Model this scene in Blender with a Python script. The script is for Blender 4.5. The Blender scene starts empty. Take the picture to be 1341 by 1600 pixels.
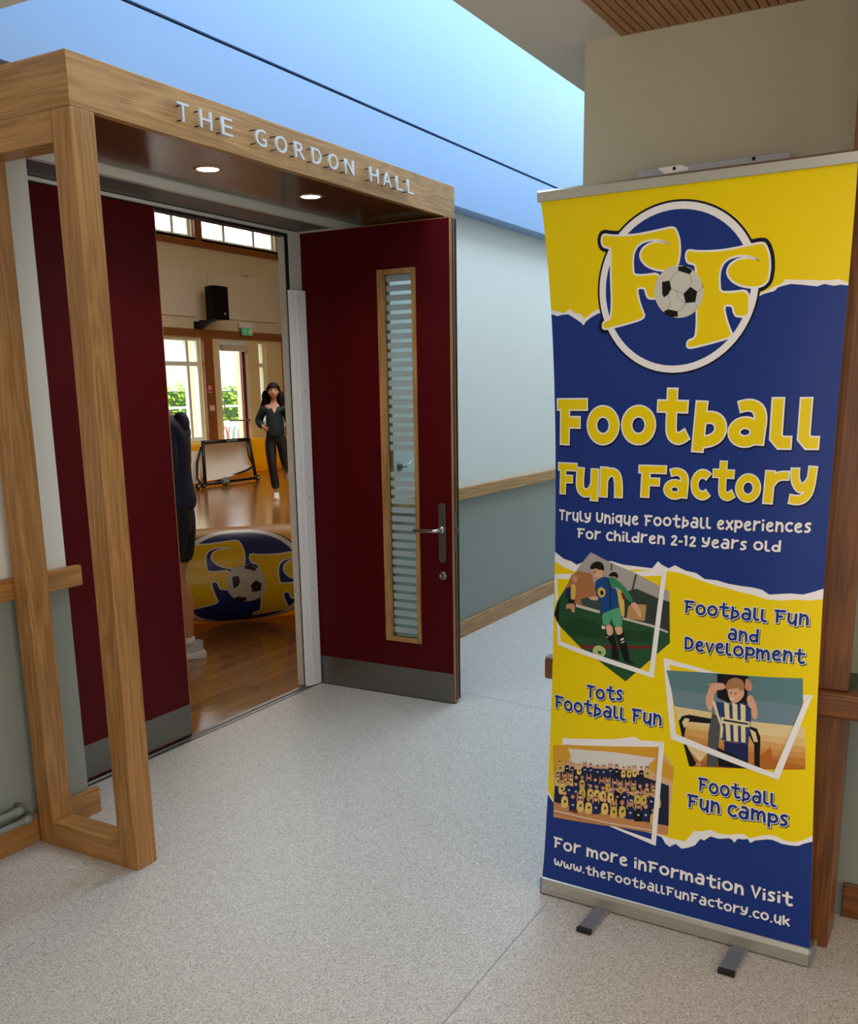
import bpy, bmesh, math, random
from mathutils import Vector, Matrix
from mathutils.geometry import tessellate_polygon

S = bpy.context.scene
COL = S.collection
PI = math.pi

# ------------------------------------------------------------------ camera
cam_d = bpy.data.cameras.new('camera')
cam = bpy.data.objects.new('camera', cam_d)
COL.objects.link(cam)
S.camera = cam
RIGHT = Vector((0.492226, -0.870320, -0.016037))
DOWN = Vector((-0.199930, -0.095105, -0.975184))
FWD = Vector((0.847196, 0.483217, -0.220816))
m = Matrix.Identity(4)
for i in range(3):
    m[i][0] = RIGHT[i]; m[i][1] = -DOWN[i]; m[i][2] = -FWD[i]
m[0][3], m[1][3], m[2][3] = 0, 0, 1.6
cam.matrix_world = m
cam_d.sensor_fit = 'HORIZONTAL'
cam_d.sensor_width = 36
cam_d.lens = 1528.835 / 1341 * 36
cam_d.shift_y = (954.845 - 800) / 1341
cam_d.clip_start = .05
cam_d.clip_end = 200

# ------------------------------------------------------------------ view, world, lights
S.view_settings.view_transform = 'Standard'
S.view_settings.look = 'None'
S.view_settings.exposure = 0.0
S.view_settings.gamma = 1
S.view_settings.use_curve_mapping = False
S.cycles.max_bounces = 10
S.cycles.diffuse_bounces = 5
S.cycles.glossy_bounces = 4
S.cycles.transmission_bounces = 6
S.cycles.transparent_max_bounces = 16
S.cycles.sample_clamp_indirect = 6
S.cycles.caustics_reflective = False
S.cycles.caustics_refractive = False
S.cycles.use_denoising = True

w = bpy.data.worlds.new('sky')
S.world = w
w.use_nodes = True
bg = w.node_tree.nodes['Background']
bg.inputs['Color'].default_value = (.82, .91, 1.0, 1)
bg.inputs['Strength'].default_value = 5.0


def area(name, loc, rot, sx, sy, power, color, spread=PI):
    l = bpy.data.lights.new(name, 'AREA')
    l.shape = 'RECTANGLE'; l.size = sx; l.size_y = sy
    l.energy = power; l.color = color; l.spread = spread
    o = bpy.data.objects.new(name, l)
    o.location = loc; o.rotation_euler = rot
    COL.objects.link(o)
    return o


area('rooflight_daylight', (7.0, 2.06, 4.06), (0, 0, 0), 10.0, 1.3, 190, (.68, .86, 1.0))
area('hall_fill', (11.0, 7.0, 5.1), (0, 0, 0), 6, 5, 300, (1.0, .97, .91))  # added hall fill below the solid ceiling, from no seen fixture
area('foyer_left_fill', (-3.9, -1.0, 1.4), (0, math.radians(-90), 0), 1.8, 4.0, 62, (1.0, .98, .95))  # added fill from the left, set before a solid wall
area('foyer_rear_fill', (.6, -3.85, 1.5), (math.radians(90), 0, 0), 5.0, 1.8, 75, (1.0, .95, .88))  # added fill from behind the camera; the wall there has no window


def spot(name, loc, power, color, size=1.9, blend=.8, r=.05, rot=(0, 0, 0)):
    l = bpy.data.lights.new(name, 'SPOT')
    l.energy = power; l.color = color; l.spot_size = size; l.spot_blend = blend; l.shadow_soft_size = r
    o = bpy.data.objects.new(name, l); o.location = loc; o.rotation_euler = rot
    COL.objects.link(o)
    return o


# ------------------------------------------------------------------ helpers
def lin(c):
    return tuple((x / 255 / 12.92) if x / 255 <= .04045 else ((x / 255 + .055) / 1.055) ** 2.4 for x in c)


MATS = {}


def mat(name, rgb, rough=.5, metal=0, spec=.5, trans=0, alpha=1, emit=None, estr=0, bump=0, bscale=200, var=0, vscale=3):
    if name in MATS:
        return MATS[name]
    M = bpy.data.materials.new(name)
    M.use_nodes = True
    nt = M.node_tree
    b = nt.nodes['Principled BSDF']
    c = lin(rgb)
    b.inputs['Base Color'].default_value = (*c, 1)
    b.inputs['Roughness'].default_value = rough
    b.inputs['Metallic'].default_value = metal
    b.inputs['Specular IOR Level'].default_value = spec
    b.inputs['Transmission Weight'].default_value = trans
    b.inputs['Alpha'].default_value = alpha
    if emit:
        b.inputs['Emission Color'].default_value = (*lin(emit), 1)
        b.inputs['Emission Strength'].default_value = estr
    tc = nt.nodes.new('ShaderNodeTexCoord')
    n = nt.nodes.new('ShaderNodeTexNoise')
    n.inputs['Scale'].default_value = vscale
    n.inputs['Detail'].default_value = 4
    nt.links.new(tc.outputs['Object'], n.inputs['Vector'])
    mx = nt.nodes.new('ShaderNodeMix'); mx.data_type = 'RGBA'
    v = var if var else .02
    mx.inputs[6].default_value = (*[max(0, x * (1 - v)) for x in c], 1)
    mx.inputs[7].default_value = (*[min(1, x * (1 + v)) for x in c], 1)
    nt.links.new(n.outputs['Fac'], mx.inputs[0])
    nt.links.new(mx.outputs[2], b.inputs['Base Color'])
    if bump:
        n2 = nt.nodes.new('ShaderNodeTexNoise')
        n2.inputs['Scale'].default_value = bscale
        nt.links.new(tc.outputs['Object'], n2.inputs['Vector'])
        bp = nt.nodes.new('ShaderNodeBump')
        bp.inputs['Strength'].default_value = bump
        bp.inputs['Distance'].default_value = .002
        nt.links.new(n2.outputs['Fac'], bp.inputs['Height'])
        nt.links.new(bp.outputs['Normal'], b.inputs['Normal'])
    MATS[name] = M
    return M


def wood(name, light, dark, axis, rough=.42, scale=1.0, coat=0, off=0.0):
    """oak-like grain running along the given axis (0, 1, 2) in object space"""
    if name in MATS:
        return MATS[name]
    M = bpy.data.materials.new(name)
    M.use_nodes = True
    nt = M.node_tree
    b = nt.nodes['Principled BSDF']
    tc = nt.nodes.new('ShaderNodeTexCoord')
    mp = nt.nodes.new('ShaderNodeMapping')
    sc = [9 * scale] * 3
    sc[axis] = .75 * scale
    mp.inputs['Scale'].default_value = sc
    mp.inputs['Location'].default_value = (off, off * .7, off * 1.3)
    nt.links.new(tc.outputs['Object'], mp.inputs['Vector'])
    n1 = nt.nodes.new('ShaderNodeTexNoise')
    n1.inputs['Scale'].default_value = 1.0; n1.inputs['Detail'].default_value = 3; n1.inputs['Distortion'].default_value = .6
    nt.links.new(mp.outputs[0], n1.inputs['Vector'])
    # growth rings: sine of the stretched noise
    mul = nt.nodes.new('ShaderNodeMath'); mul.operation = 'MULTIPLY'; mul.inputs[1].default_value = 62
    nt.links.new(n1.outputs['Fac'], mul.inputs[0])
    sn = nt.nodes.new('ShaderNodeMath'); sn.operation = 'SINE'
    nt.links.new(mul.outputs[0], sn.inputs[0])
    mp2 = nt.nodes.new('ShaderNodeMapping')
    sc2 = [170 * scale] * 3
    sc2[axis] = 5 * scale
    mp2.inputs['Scale'].default_value = sc2
    nt.links.new(tc.outputs['Object'], mp2.inputs['Vector'])
    n2 = nt.nodes.new('ShaderNodeTexNoise')
    n2.inputs['Scale'].default_value = 1.0; n2.inputs['Detail'].default_value = 2
    nt.links.new(mp2.outputs[0], n2.inputs['Vector'])
    a1 = nt.nodes.new('ShaderNodeMath'); a1.operation = 'MULTIPLY_ADD'; a1.inputs[1].default_value = .12; a1.inputs[2].default_value = .0
    nt.links.new(sn.outputs[0], a1.inputs[0])
    a2 = nt.nodes.new('ShaderNodeMath'); a2.operation = 'MULTIPLY_ADD'; a2.inputs[1].default_value = .9
    nt.links.new(n2.outputs['Fac'], a2.inputs[0]); nt.links.new(a1.outputs[0], a2.inputs[2])
    rp = nt.nodes.new('ShaderNodeValToRGB')
    rp.color_ramp.elements[0].position = .12; rp.color_ramp.elements[0].color = (*lin(dark), 1)
    rp.color_ramp.elements[1].position = .72; rp.color_ramp.elements[1].color = (*lin(light), 1)
    nt.links.new(a2.outputs[0], rp.inputs[0])
    nt.links.new(rp.outputs[0], b.inputs['Base Color'])
    b.inputs['Roughness'].default_value = rough
    b.inputs['Coat Weight'].default_value = coat
    b.inputs['Coat Roughness'].default_value = .15
    bp = nt.nodes.new('ShaderNodeBump'); bp.inputs['Strength'].default_value = .12; bp.inputs['Distance'].default_value = .001
    nt.links.new(a2.outputs[0], bp.inputs['Height']); nt.links.new(bp.outputs[0], b.inputs['Normal'])
    MATS[name] = M
    return M


class MB:
    """collects shapes and links them as ONE mesh object"""
    def __init__(s):
        s.v = []; s.f = []; s.mi = []; s.sm = []

    def add(s, vs, fs, mi=0, smooth=False):
        o = len(s.v)
        s.v += [tuple(p) for p in vs]
        for f in fs:
            s.f.append([i + o for i in f]); s.mi.append(mi); s.sm.append(smooth)
        return s

    def box(s, x0, x1, y0, y1, z0, z1, mi=0):
        vs = [(x, y, z) for z in (z0, z1) for y in (y0, y1) for x in (x0, x1)]
        return s.add(vs, [(0, 2, 3, 1), (4, 5, 7, 6), (0, 1, 5, 4), (2, 6, 7, 3), (0, 4, 6, 2), (1, 3, 7, 5)], mi)

    def prism(s, pts, axis, a0, a1, mi=0):
        """polygon of 2D points extruded along an axis (the other two axes in order)"""
        n = len(pts)
        def P(p, a):
            l = [p[0], p[1]]; l.insert(axis, a); return tuple(l)
        vs = [P(p, a0) for p in pts] + [P(p, a1) for p in pts]
        tris = tessellate_polygon([[Vector((p[0], p[1], 0)) for p in pts]])
        fs = [tuple(t) for t in tris] + [tuple(i + n for i in reversed(t)) for t in tris]
        fs += [(i, (i + 1) % n, (i + 1) % n + n, i + n) for i in range(n)]
        return s.add(vs, fs, mi)

    def tube(s, pts, r, mi=0, seg=12, caps=True):
        pts = [Vector(p) for p in pts]
        rs = r if isinstance(r, (list, tuple)) else [r] * len(pts)
        vs = []; fs = []
        prev = None
        for i, p in enumerate(pts):
            if i == 0: t = pts[1] - pts[0]
            elif i == len(pts) - 1: t = pts[-1] - pts[-2]
            else: t = (pts[i + 1] - p).normalized() + (p - pts[i - 1]).normalized()
            t.normalize()
            if prev is None:
                a = t.orthogonal().normalized()
            else:
                a = prev - t * prev.dot(t); a.normalize()
            prev = a
            b = t.cross(a)
            for k in range(seg):
                an = 2 * PI * k / seg
                vs.append(p + (a * math.cos(an) + b * math.sin(an)) * rs[i])
        for i in range(len(pts) - 1):
            for k in range(seg):
                k2 = (k + 1) % seg
                fs.append((i * seg + k, i * seg + k2, (i + 1) * seg + k2, (i + 1) * seg + k))
        s.add(vs, fs, mi, True)
        if caps:
            s.add(vs[:seg], [tuple(reversed(range(seg)))], mi)
            s.add(vs[-seg:], [tuple(range(seg))], mi)
        return s

    def lathe(s, prof, c, axis=2, seg=32, mi=0):
        """profile of (radius, height) turned about an axis through c"""
        vs = []; fs = []
        for r, h in prof:
            for k in range(seg):
                a = 2 * PI * k / seg
                l = [r * math.cos(a), r * math.sin(a)]; l.insert(axis, h)
                vs.append((c[0] + l[0], c[1] + l[1], c[2] + l[2]))
        for i in range(len(prof) - 1):
            for k in range(seg):
                k2 = (k + 1) % seg
                fs.append((i * seg + k, i * seg + k2, (i + 1) * seg + k2, (i + 1) * seg + k))
        return s.add(vs, fs, mi, True)

    def ball(s, c, rx, ry, rz, mi=0, seg=20, rings=12):
        vs = []; fs = []
        for i in range(rings + 1):
            t = PI * i / rings
            for k in range(seg):
                a = 2 * PI * k / seg
                vs.append((c[0] + rx * math.sin(t) * math.cos(a), c[1] + ry * math.sin(t) * math.sin(a), c[2] + rz * math.cos(t)))
        for i in range(rings):
            for k in range(seg):
                k2 = (k + 1) % seg
                fs.append((i * seg + k, i * seg + k2, (i + 1) * seg + k2, (i + 1) * seg + k))
        return s.add(vs, fs, mi, True)

    def build(s, name, mats, parent=None, bevel=0, merge=True, fix=True):
        me = bpy.data.meshes.new(name)
        me.from_pydata(s.v, [], s.f)
        if not isinstance(mats, (list, tuple)): mats = [mats]
        for mm in mats: me.materials.append(mm)
        for p, mi, sm in zip(me.polygons, s.mi, s.sm):
            p.material_index = mi; p.use_smooth = sm
        if fix:
            bm = bmesh.new(); bm.from_mesh(me)
            if merge: bmesh.ops.remove_doubles(bm, verts=bm.verts, dist=1e-6)
            bmesh.ops.recalc_face_normals(bm, faces=bm.faces)
            bm.to_mesh(me); bm.free()
        o = bpy.data.objects.new(name, me)
        COL.objects.link(o)
        if parent:
            put(o, parent)
        if bevel:
            md = o.modifiers.new('bevel', 'BEVEL'); md.width = bevel; md.segments = 2
            md.limit_method = 'ANGLE'; md.angle_limit = math.radians(40)
        return o


def put(o, parent):
    o.parent = parent
    o.matrix_parent_inverse = parent.matrix_world.inverted() if False else Matrix.Translation(parent.location).inverted()


def tag(o, label, cat, group=None, kind=None):
    o['label'] = label; o['category'] = cat
    if group: o['group'] = group
    if kind: o['kind'] = kind
    return o


def thing(name, loc, label, cat, group=None, kind=None):
    o = bpy.data.objects.new(name, None)
    COL.objects.link(o)
    o.location = loc; o.empty_display_size = .1
    return tag(o, label, cat, group, kind)


def evaluated(o, name=None):
    """replace an object's mesh by its evaluated mesh and drop the modifiers"""
    dg = bpy.context.evaluated_depsgraph_get()
    me = bpy.data.meshes.new_from_object(o.evaluated_get(dg))
    old = o.data
    o.modifiers.clear()
    o.data = me
    if old.users == 0: bpy.data.meshes.remove(old)
    if name: me.name = name
    return o


def glass(name, tint=(.93, .97, .96), rough=.0, refl=1.0):
    if name in MATS: return MATS[name]
    M = bpy.data.materials.new(name); M.use_nodes = True
    nt = M.node_tree
    for n in list(nt.nodes):
        if n.type == 'BSDF_PRINCIPLED': nt.nodes.remove(n)
    out = nt.nodes['Material Output']
    t = nt.nodes.new('ShaderNodeBsdfTransparent'); t.inputs[0].default_value = (*tint, 1)
    g = nt.nodes.new('ShaderNodeBsdfGlossy'); g.inputs['Roughness'].default_value = rough
    lw = nt.nodes.new('ShaderNodeLayerWeight')
    pw = nt.nodes.new('ShaderNodeMath'); pw.operation = 'POWER'; pw.inputs[1].default_value = 5
    nt.links.new(lw.outputs['Facing'], pw.inputs[0])
    fr = nt.nodes.new('ShaderNodeMath'); fr.operation = 'MULTIPLY_ADD'; fr.inputs[1].default_value = .9; fr.inputs[2].default_value = .04
    nt.links.new(pw.outputs[0], fr.inputs[0])
    mx = nt.nodes.new('ShaderNodeMixShader')
    nt.links.new(fr.outputs[0], mx.inputs[0]); nt.links.new(t.outputs[0], mx.inputs[1]); nt.links.new(g.outputs[0], mx.inputs[2])
    nt.links.new(mx.outputs[0], out.inputs[0])
    MATS[name] = M
    return M


# ------------------------------------------------------------------ materials
OAK = ((194, 148, 90), (146, 100, 52))
oak = [wood('oak_%s' % 'xyz'[a], *OAK, a) for a in range(3)]
oak2 = [wood('oak_soft_%s' % 'xyz'[a], (184, 134, 76), (136, 90, 44), a, off=3.1) for a in range(3)]
brown = [wood('stained_%s' % 'xyz'[a], (138, 84, 36), (84, 46, 18), a, rough=.4, coat=.08, off=7.7) for a in range(3)]
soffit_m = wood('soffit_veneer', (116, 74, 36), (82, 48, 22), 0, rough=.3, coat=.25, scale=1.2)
hallwood = wood('hall_timber_trim', (170, 105, 45), (130, 74, 28), 0, rough=.4)
white_m = mat('wall_white_paint', (226, 226, 220), .55, bump=.05)
grey_m = mat('wall_grey_green_paint', (140, 146, 138), .45, bump=.05)
ceil_m = mat('ceiling_plaster', (216, 210, 198), .7)
bulk_m = mat('bulkhead_paint', (186, 179, 154), .6)
blue_m = mat('clerestory_pale_blue', (132, 164, 208), .5)  # one even pale blue for the whole wall above the ledge
frame_w = mat('frame_off_white', (222, 219, 210), .4)
frame_g = mat('frame_grey', (186, 182, 174), .4)
red_m = mat('door_red_laminate', (80, 0, 8), .5, spec=.18)
redd_m = mat('door_edge_red', (70, 4, 14), .5)
steel_m = mat('brushed_steel', (130, 127, 122), .38, metal=.9)
chrome_m = mat('polished_steel', (200, 196, 190), .22, metal=1)
alu_m = mat('anodised_aluminium', (200, 198, 190), .34, metal=.85)
alu2_m = mat('grey_aluminium', (150, 152, 160), .4, metal=.6)
black_m = mat('black_rubber', (16, 16, 17), .6)
blackp_m = mat('black_plastic', (14, 14, 16), .4)
whitep_m = mat('white_plastic', (235, 234, 238), .35)
letter_m = mat('satin_steel_letters', (225, 226, 232), .3, metal=.55)
cream_m = mat('hall_cream_paint', (224, 212, 180), .6)


def pvc(name, rgb):
    """thin air-filled PVC that lets some light through"""
    M = mat(name, rgb, .35)
    nt = M.node_tree
    b = nt.nodes['Principled BSDF']; out = nt.nodes['Material Output']
    t = nt.nodes.new('ShaderNodeBsdfTranslucent'); t.inputs[0].default_value = (*lin(rgb), 1)
    mx = nt.nodes.new('ShaderNodeMixShader'); mx.inputs[0].default_value = .6
    nt.links.new(b.outputs[0], mx.inputs[1]); nt.links.new(t.outputs[0], mx.inputs[2]); nt.links.new(mx.outputs[0], out.inputs[0])
    return M


def floor_material():
    M = bpy.data.materials.new('speckled_vinyl'); M.use_nodes = True
    nt = M.node_tree; b = nt.nodes['Principled BSDF']
    tc = nt.nodes.new('ShaderNodeTexCoord')
    def nz(scale, det=2):
        n = nt.nodes.new('ShaderNodeTexNoise'); n.inputs['Scale'].default_value = scale; n.inputs['Detail'].default_value = det
        nt.links.new(tc.outputs['Object'], n.inputs['Vector']); return n
    n1 = nz(250, 2)
    rp = nt.nodes.new('ShaderNodeValToRGB')
    e = rp.color_ramp.elements
    e[0].position = .33; e[0].color = (*lin((100, 92, 86)), 1)
    e[1].position = .44; e[1].color = (*lin((190, 183, 176)), 1)
    x = e.new(.60); x.color = (*lin((206, 200, 194)), 1)
    x = e.new(.70); x.color = (*lin((246, 243, 240)), 1)
    nt.links.new(n1.outputs['Fac'], rp.inputs[0])
    n2 = nz(480, 1)
    r2 = nt.nodes.new('ShaderNodeValToRGB')
    r2.color_ramp.elements[0].position = .60; r2.color_ramp.elements[0].color = (0, 0, 0, 1)
    r2.color_ramp.elements[1].position = .70; r2.color_ramp.elements[1].color = (1, 1, 1, 1)
    nt.links.new(n2.outputs['Fac'], r2.inputs[0])
    mx = nt.nodes.new('ShaderNodeMix'); mx.data_type = 'RGBA'
    mx.inputs[7].default_value = (*lin((112, 94, 80)), 1)
    nt.links.new(r2.outputs[0], mx.inputs[0]); nt.links.new(rp.outputs[0], mx.inputs[6])
    vo = nt.nodes.new('ShaderNodeTexVoronoi'); vo.inputs['Scale'].default_value = 300
    nt.links.new(tc.outputs['Object'], vo.inputs['Vector'])
    sp_ = nt.nodes.new('ShaderNodeSeparateColor'); nt.links.new(vo.outputs['Color'], sp_.inputs[0])
    r3 = nt.nodes.new('ShaderNodeValToRGB'); r3.color_ramp.interpolation = 'CONSTANT'
    e = r3.color_ramp.elements
    e[0].position = 0; e[0].color = (*lin((124, 116, 110)), 1)
    e[1].position = .10; e[1].color = (*lin((168, 160, 154)), 1)
    for ps, cl in ((.24, (200, 194, 188)), (.62, (212, 206, 200)), (.90, (240, 237, 233))):
        x = e.new(ps); x.color = (*lin(cl), 1)
    nt.links.new(sp_.outputs[0], r3.inputs[0])
    m2 = nt.nodes.new('ShaderNodeMix'); m2.data_type = 'RGBA'; m2.inputs[0].default_value = .6
    nt.links.new(mx.outputs[2], m2.inputs[6]); nt.links.new(r3.outputs[0], m2.inputs[7])
    nt.links.new(m2.outputs[2], b.inputs['Base Color'])
    b.inputs['Roughness'].default_value = .42
    b.inputs['Specular IOR Level'].default_value = .35
    return M


def plank_material():
    M = bpy.data.materials.new('oak_strip_floor'); M.use_nodes = True
    nt = M.node_tree; b = nt.nodes['Principled BSDF']
    tc = nt.nodes.new('ShaderNodeTexCoord')
    br = nt.nodes.new('ShaderNodeTexBrick')
    br.inputs['Scale'].default_value = 1; br.inputs['Brick Width'].default_value = .9; br.inputs['Row Height'].default_value = .075
    br.inputs['Mortar Size'].default_value = .0015
    br.inputs['Color1'].default_value = (*lin((166, 112, 60)), 1)
    br.inputs['Color2'].default_value = (*lin((140, 92, 46)), 1)
    br.inputs['Mortar'].default_value = (*lin((96, 56, 24)), 1)
    nt.links.new(tc.outputs['Object'], br.inputs['Vector'])
    mp = nt.nodes.new('ShaderNodeMapping'); mp.inputs['Scale'].default_value = (4, 70, 1)
    nt.links.new(tc.outputs['Object'], mp.inputs['Vector'])
    n = nt.nodes.new('ShaderNodeTexNoise'); n.inputs['Scale'].default_value = 1; n.inputs['Detail'].default_value = 3
    nt.links.new(mp.outputs[0], n.inputs['Vector'])
    mx = nt.nodes.new('ShaderNodeMix'); mx.data_type = 'RGBA'; mx.blend_type = 'MULTIPLY'
    mx.inputs[0].default_value = .5
    nt.links.new(br.outputs['Color'], mx.inputs[6]); nt.links.new(n.outputs['Color'], mx.inputs[7])
    hs = nt.nodes.new('ShaderNodeHueSaturation'); hs.inputs['Saturation'].default_value = 1.05; hs.inputs['Value'].default_value = 1.15
    nt.links.new(mx.outputs[2], hs.inputs['Color'])
    nt.links.new(hs.outputs[0], b.inputs['Base Color'])
    b.inputs['Roughness'].default_value = .16
    b.inputs['Specular IOR Level'].default_value = .9
    return M


FOYER = ((1.9, .35, 12), (.9, -.7, 22), (2.2, -1.1, 20), (1.5, -2.2, 22), (-1.4, -1.2, 6))
# ================================================================== THE SETTING
FLOOR_M = floor_material(); PLANK_M = plank_material()
seam_m = mat('vinyl_weld', (150, 143, 136), .5)
b = MB().box(-4, 14, -4, 3.16, -.1, 0, 0)
b.box(-4, 2.65, 1.088, 1.092, 0, .0004, 1)
b.prism([(4.548, 2.9), (4.552, 2.9), (4.312, 1.0), (4.308, 1.0)], 2, 0, .0004, 1)
tag(b.build('floor', [FLOOR_M, seam_m], merge=False), 'pale grey speckled vinyl floor of the foyer', 'floor', kind='structure')
tag(MB().box(-4, 22, 3.20, 13.94, -.1, 0).build('floor_hall', PLANK_M), 'glossy brown timber strip floor inside the hall', 'floor', kind='structure')
b = MB().box(2.44, 4.30, 3.150, 3.205, -.05, .004, 0)
b.prism([(3.165, .004), (3.172, .009), (3.184, .009), (3.191, .004)], 0, 2.44, 4.30, 0)
tag(b.build('trim_1', steel_m), 'metal threshold strip between vinyl and timber floor', 'threshold', kind='structure')

YW = 2.935
def wall(name, x0, x1, label):
    b = MB()
    b.box(x0, x1, YW + .0, 3.25, 0, .945, 1)
    b.box(x0, x1, YW + .0, 3.25, .945, 2.633, 0)
    tag(b.build(name, [white_m, grey_m], merge=False), label, 'wall', kind='structure')

wall('wall_back_left', -4, 2.44, 'white and grey-green wall left of the hall doors')
wall('wall_back_right', 4.30, 14, 'white and grey-green corridor wall right of the hall doors')
tag(MB().box(2.44, 4.30, YW + .03, 3.25, 2.396, 2.633, 1).box(2.44, 4.30, YW, YW + .03, 2.392, 2.633, 0).build('wall_back_over_door', [frame_w, mat('soffit_grey', (112, 108, 102), .5)], merge=False), 'grey soffit and lintel over the hall doorway', 'wall', kind='structure')
# overhanging clerestory wall, with its dark movement joint
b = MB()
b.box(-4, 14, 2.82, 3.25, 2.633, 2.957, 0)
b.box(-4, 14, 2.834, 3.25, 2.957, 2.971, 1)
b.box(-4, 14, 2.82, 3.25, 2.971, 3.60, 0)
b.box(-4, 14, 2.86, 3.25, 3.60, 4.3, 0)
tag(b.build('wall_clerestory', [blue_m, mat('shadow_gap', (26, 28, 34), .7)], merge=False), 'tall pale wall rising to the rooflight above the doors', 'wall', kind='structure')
# skirtings and dado rails
tag(MB().box(-4, 2.478, 2.913, YW, 0, .105).build('baseboard_left', oak2[0], bevel=.004), 'oak skirting left of the hall doors', 'skirting', kind='structure')
tag(MB().box(4.34, 14, 2.913, YW, 0, .105).build('baseboard_right', oak[0], bevel=.004), 'oak skirting along the corridor wall', 'skirting', kind='structure')
tag(MB().box(-4, 2.485, 2.905, YW, .908, .984).build('trim_2', oak2[0], bevel=.004), 'oak dado rail ending beside the red door', 'dado rail', kind='structure')
tag(MB().box(4.34, 14, 2.905, YW, .908, .984).build('trim_3', oak[0], bevel=.004), 'oak dado rail along the corridor wall', 'dado rail', kind='structure')

# ceiling with the rooflight shaft left open
ZC = 2.588
b = MB()
b.box(-4, 14, 1.04, 1.33, ZC, ZC + .1)
b.box(-4, 14, -4, 1.04, ZC + .02, ZC + .1)
b.box(-4, 1.93, 1.33, 2.93, ZC, ZC + .1)
b.box(1.83, 1.93, 1.33, 2.82, ZC + .1, 4.2)
b.box(1.83, 14, 1.23, 1.33, ZC + .1, 4.2)
b.box(12.0, 12.1, 1.33, 2.82, ZC + .1, 4.2)
b.box(12.0, 14, 1.33, 2.93, ZC, ZC + .1)
tag(b.build('ceiling', ceil_m, merge=False), 'off-white plaster ceiling around the rooflight well', 'ceiling', kind='structure')
b = MB()
pitch = .0245
y = 1.04
while y > -1.5:
    b.box(-2.0, 3.0, y - pitch + .004, y, ZC - .002, ZC + .016, 0)
    y -= pitch
b.box(-2.0, 3.0, -1.5, 1.04, ZC + .012, ZC + .019, 1)
tag(b.build('ceiling_slats', [wood('slat_wood', (176, 122, 72), (140, 92, 50), 0, off=2.0), mat('slat_gap', (30, 20, 14), .8)], merge=False), 'timber slatted ceiling panel at top right', 'ceiling', kind='structure')
b = MB()
b.box(3.0, 9.0, -4, 1.15, .76, ZC + .05, 0)
b.box(3.0, 9.0, -4, 1.15, 0, .76, 1)
tag(b.build('wall_right', [bulk_m, grey_m], merge=False), 'beige wall behind the banner', 'wall', kind='structure')
tag(MB().box(2.985, 3.0, -4, .262, 0, .11).build('baseboard_counter', brown[1], bevel=.003), 'brown skirting under the counter', 'skirting', kind='structure')
# rooflight glazing and foyer fill lights added out of view
rl = thing('window_5', (7, 2.09, 4.2), 'long rooflight over the corridor well', 'window', kind='structure')
MB().box(1.93, 12.0, 1.33, 2.86, 4.205, 4.215).build('window_pane', glass('rooflight_glass', (.30, .36, .44)), rl)  # pane added out of view; its dark tint dims the sky over the well
b = MB()
for i in range(6): b.box(1.93 + i * 2.0, 1.99 + i * 2.0, 1.33, 2.86, 4.215, 4.26)
b.build('window_frame', frame_w, rl, merge=False)
fl_m = mat('foyer_fill_lamp', (255, 240, 214), .5, emit=(255, 226, 180), estr=6)
for k, (x, y, p_) in enumerate(FOYER):
    d = thing('foyer_fill_light', (x, y, ZC), 'unseen round ceiling light added as foyer fill', 'ceiling light', 'added foyer fill lights')
    MB().lathe([(.085, -.002), (.092, -.006), (.10, -.004), (.102, .0)], (x, y, ZC - .003), seg=32).build('trim_ring', frame_w, d)
    MB().lathe([(.0001, -.0025), (.086, -.0025)], (x, y, ZC - .003), seg=32).build('diffuser', fl_m, d)
    spot('foyer_fill_lamp', (x, y, ZC - .03), p_, (1.0, .84, .62), 2.6, .7, .10)
# foyer shell behind the camera
tag(MB().box(-4.1, -4, -4, 3.2, 0, 2.7).build('wall_left', white_m), 'foyer wall left of the camera', 'wall', kind='structure')
tag(MB().box(-4, 9, -4.1, -4, 0, 2.7).build('wall_front', white_m), 'foyer wall behind the camera', 'wall', kind='structure')
tag(MB().box(14, 14.1, -4, 3.2, 0, 4.2).build('wall_corridor_end', white_m), 'end wall of the corridor', 'wall', kind='structure')

# ================================================================== TIMBER CANOPY
cp = thing('door_canopy', (3.37, 2.66, 0), 'oak portal frame with posts and deep fascia around the hall doorway', 'canopy')
X0, X1, YF = 2.18, 4.552, 2.414
MB().prism([(X0, YF), (X1, YF), (X1 - .03, YF + .03), (X0 + .03, YF + .03)], 2, 2.420, 2.570).build('fascia', oak[0], cp, bevel=.0015)
MB().prism([(X0, YF), (X0 + .03, YF + .03), (X0 + .03, 2.92), (X0, 2.92)], 2, 2.420, 2.570).build('side_fascia', oak2[1], cp, bevel=.002)
MB().prism([(X1, YF), (X1, 2.92), (X1 - .03, 2.92), (X1 - .03, YF + .03)], 2, 2.420, 2.570).build('side_fascia', oak2[1], cp, bevel=.002)
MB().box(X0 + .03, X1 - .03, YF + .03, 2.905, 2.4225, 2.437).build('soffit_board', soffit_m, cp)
MB().box(X0 + .03, X1 - .03, YF + .03, 2.905, 2.55, 2.565).build('top_board', oak2[0], cp)
pz = 2.42
MB().box(X0, X0 + .0915, YF, 2.498, 0, pz).build('post', oak2[2], cp, bevel=.003)
MB().box(X0, X0 + .0915, 2.829, 2.903, 0, pz).build('post', oak2[2], cp, bevel=.003)
MB().box(X1 - .105, X1 - .013, YF, 2.498, 0, pz).build('post', oak2[2], cp, bevel=.003)
MB().box(X1 - .105, X1 - .013, 2.829, 2.903, 0, pz).build('post', oak2[2], cp, bevel=.003)
for xa in (X0, X1 - .105):
    MB().box(xa, xa + .0915, 2.498, 2.829, .0, .09).build('base_rail', oak2[1], cp, bevel=.003)
    MB().box(xa, xa + .0915, 2.498, 2.829, 2.33, pz).build('top_rail', oak2[1], cp, bevel=.003)
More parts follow.
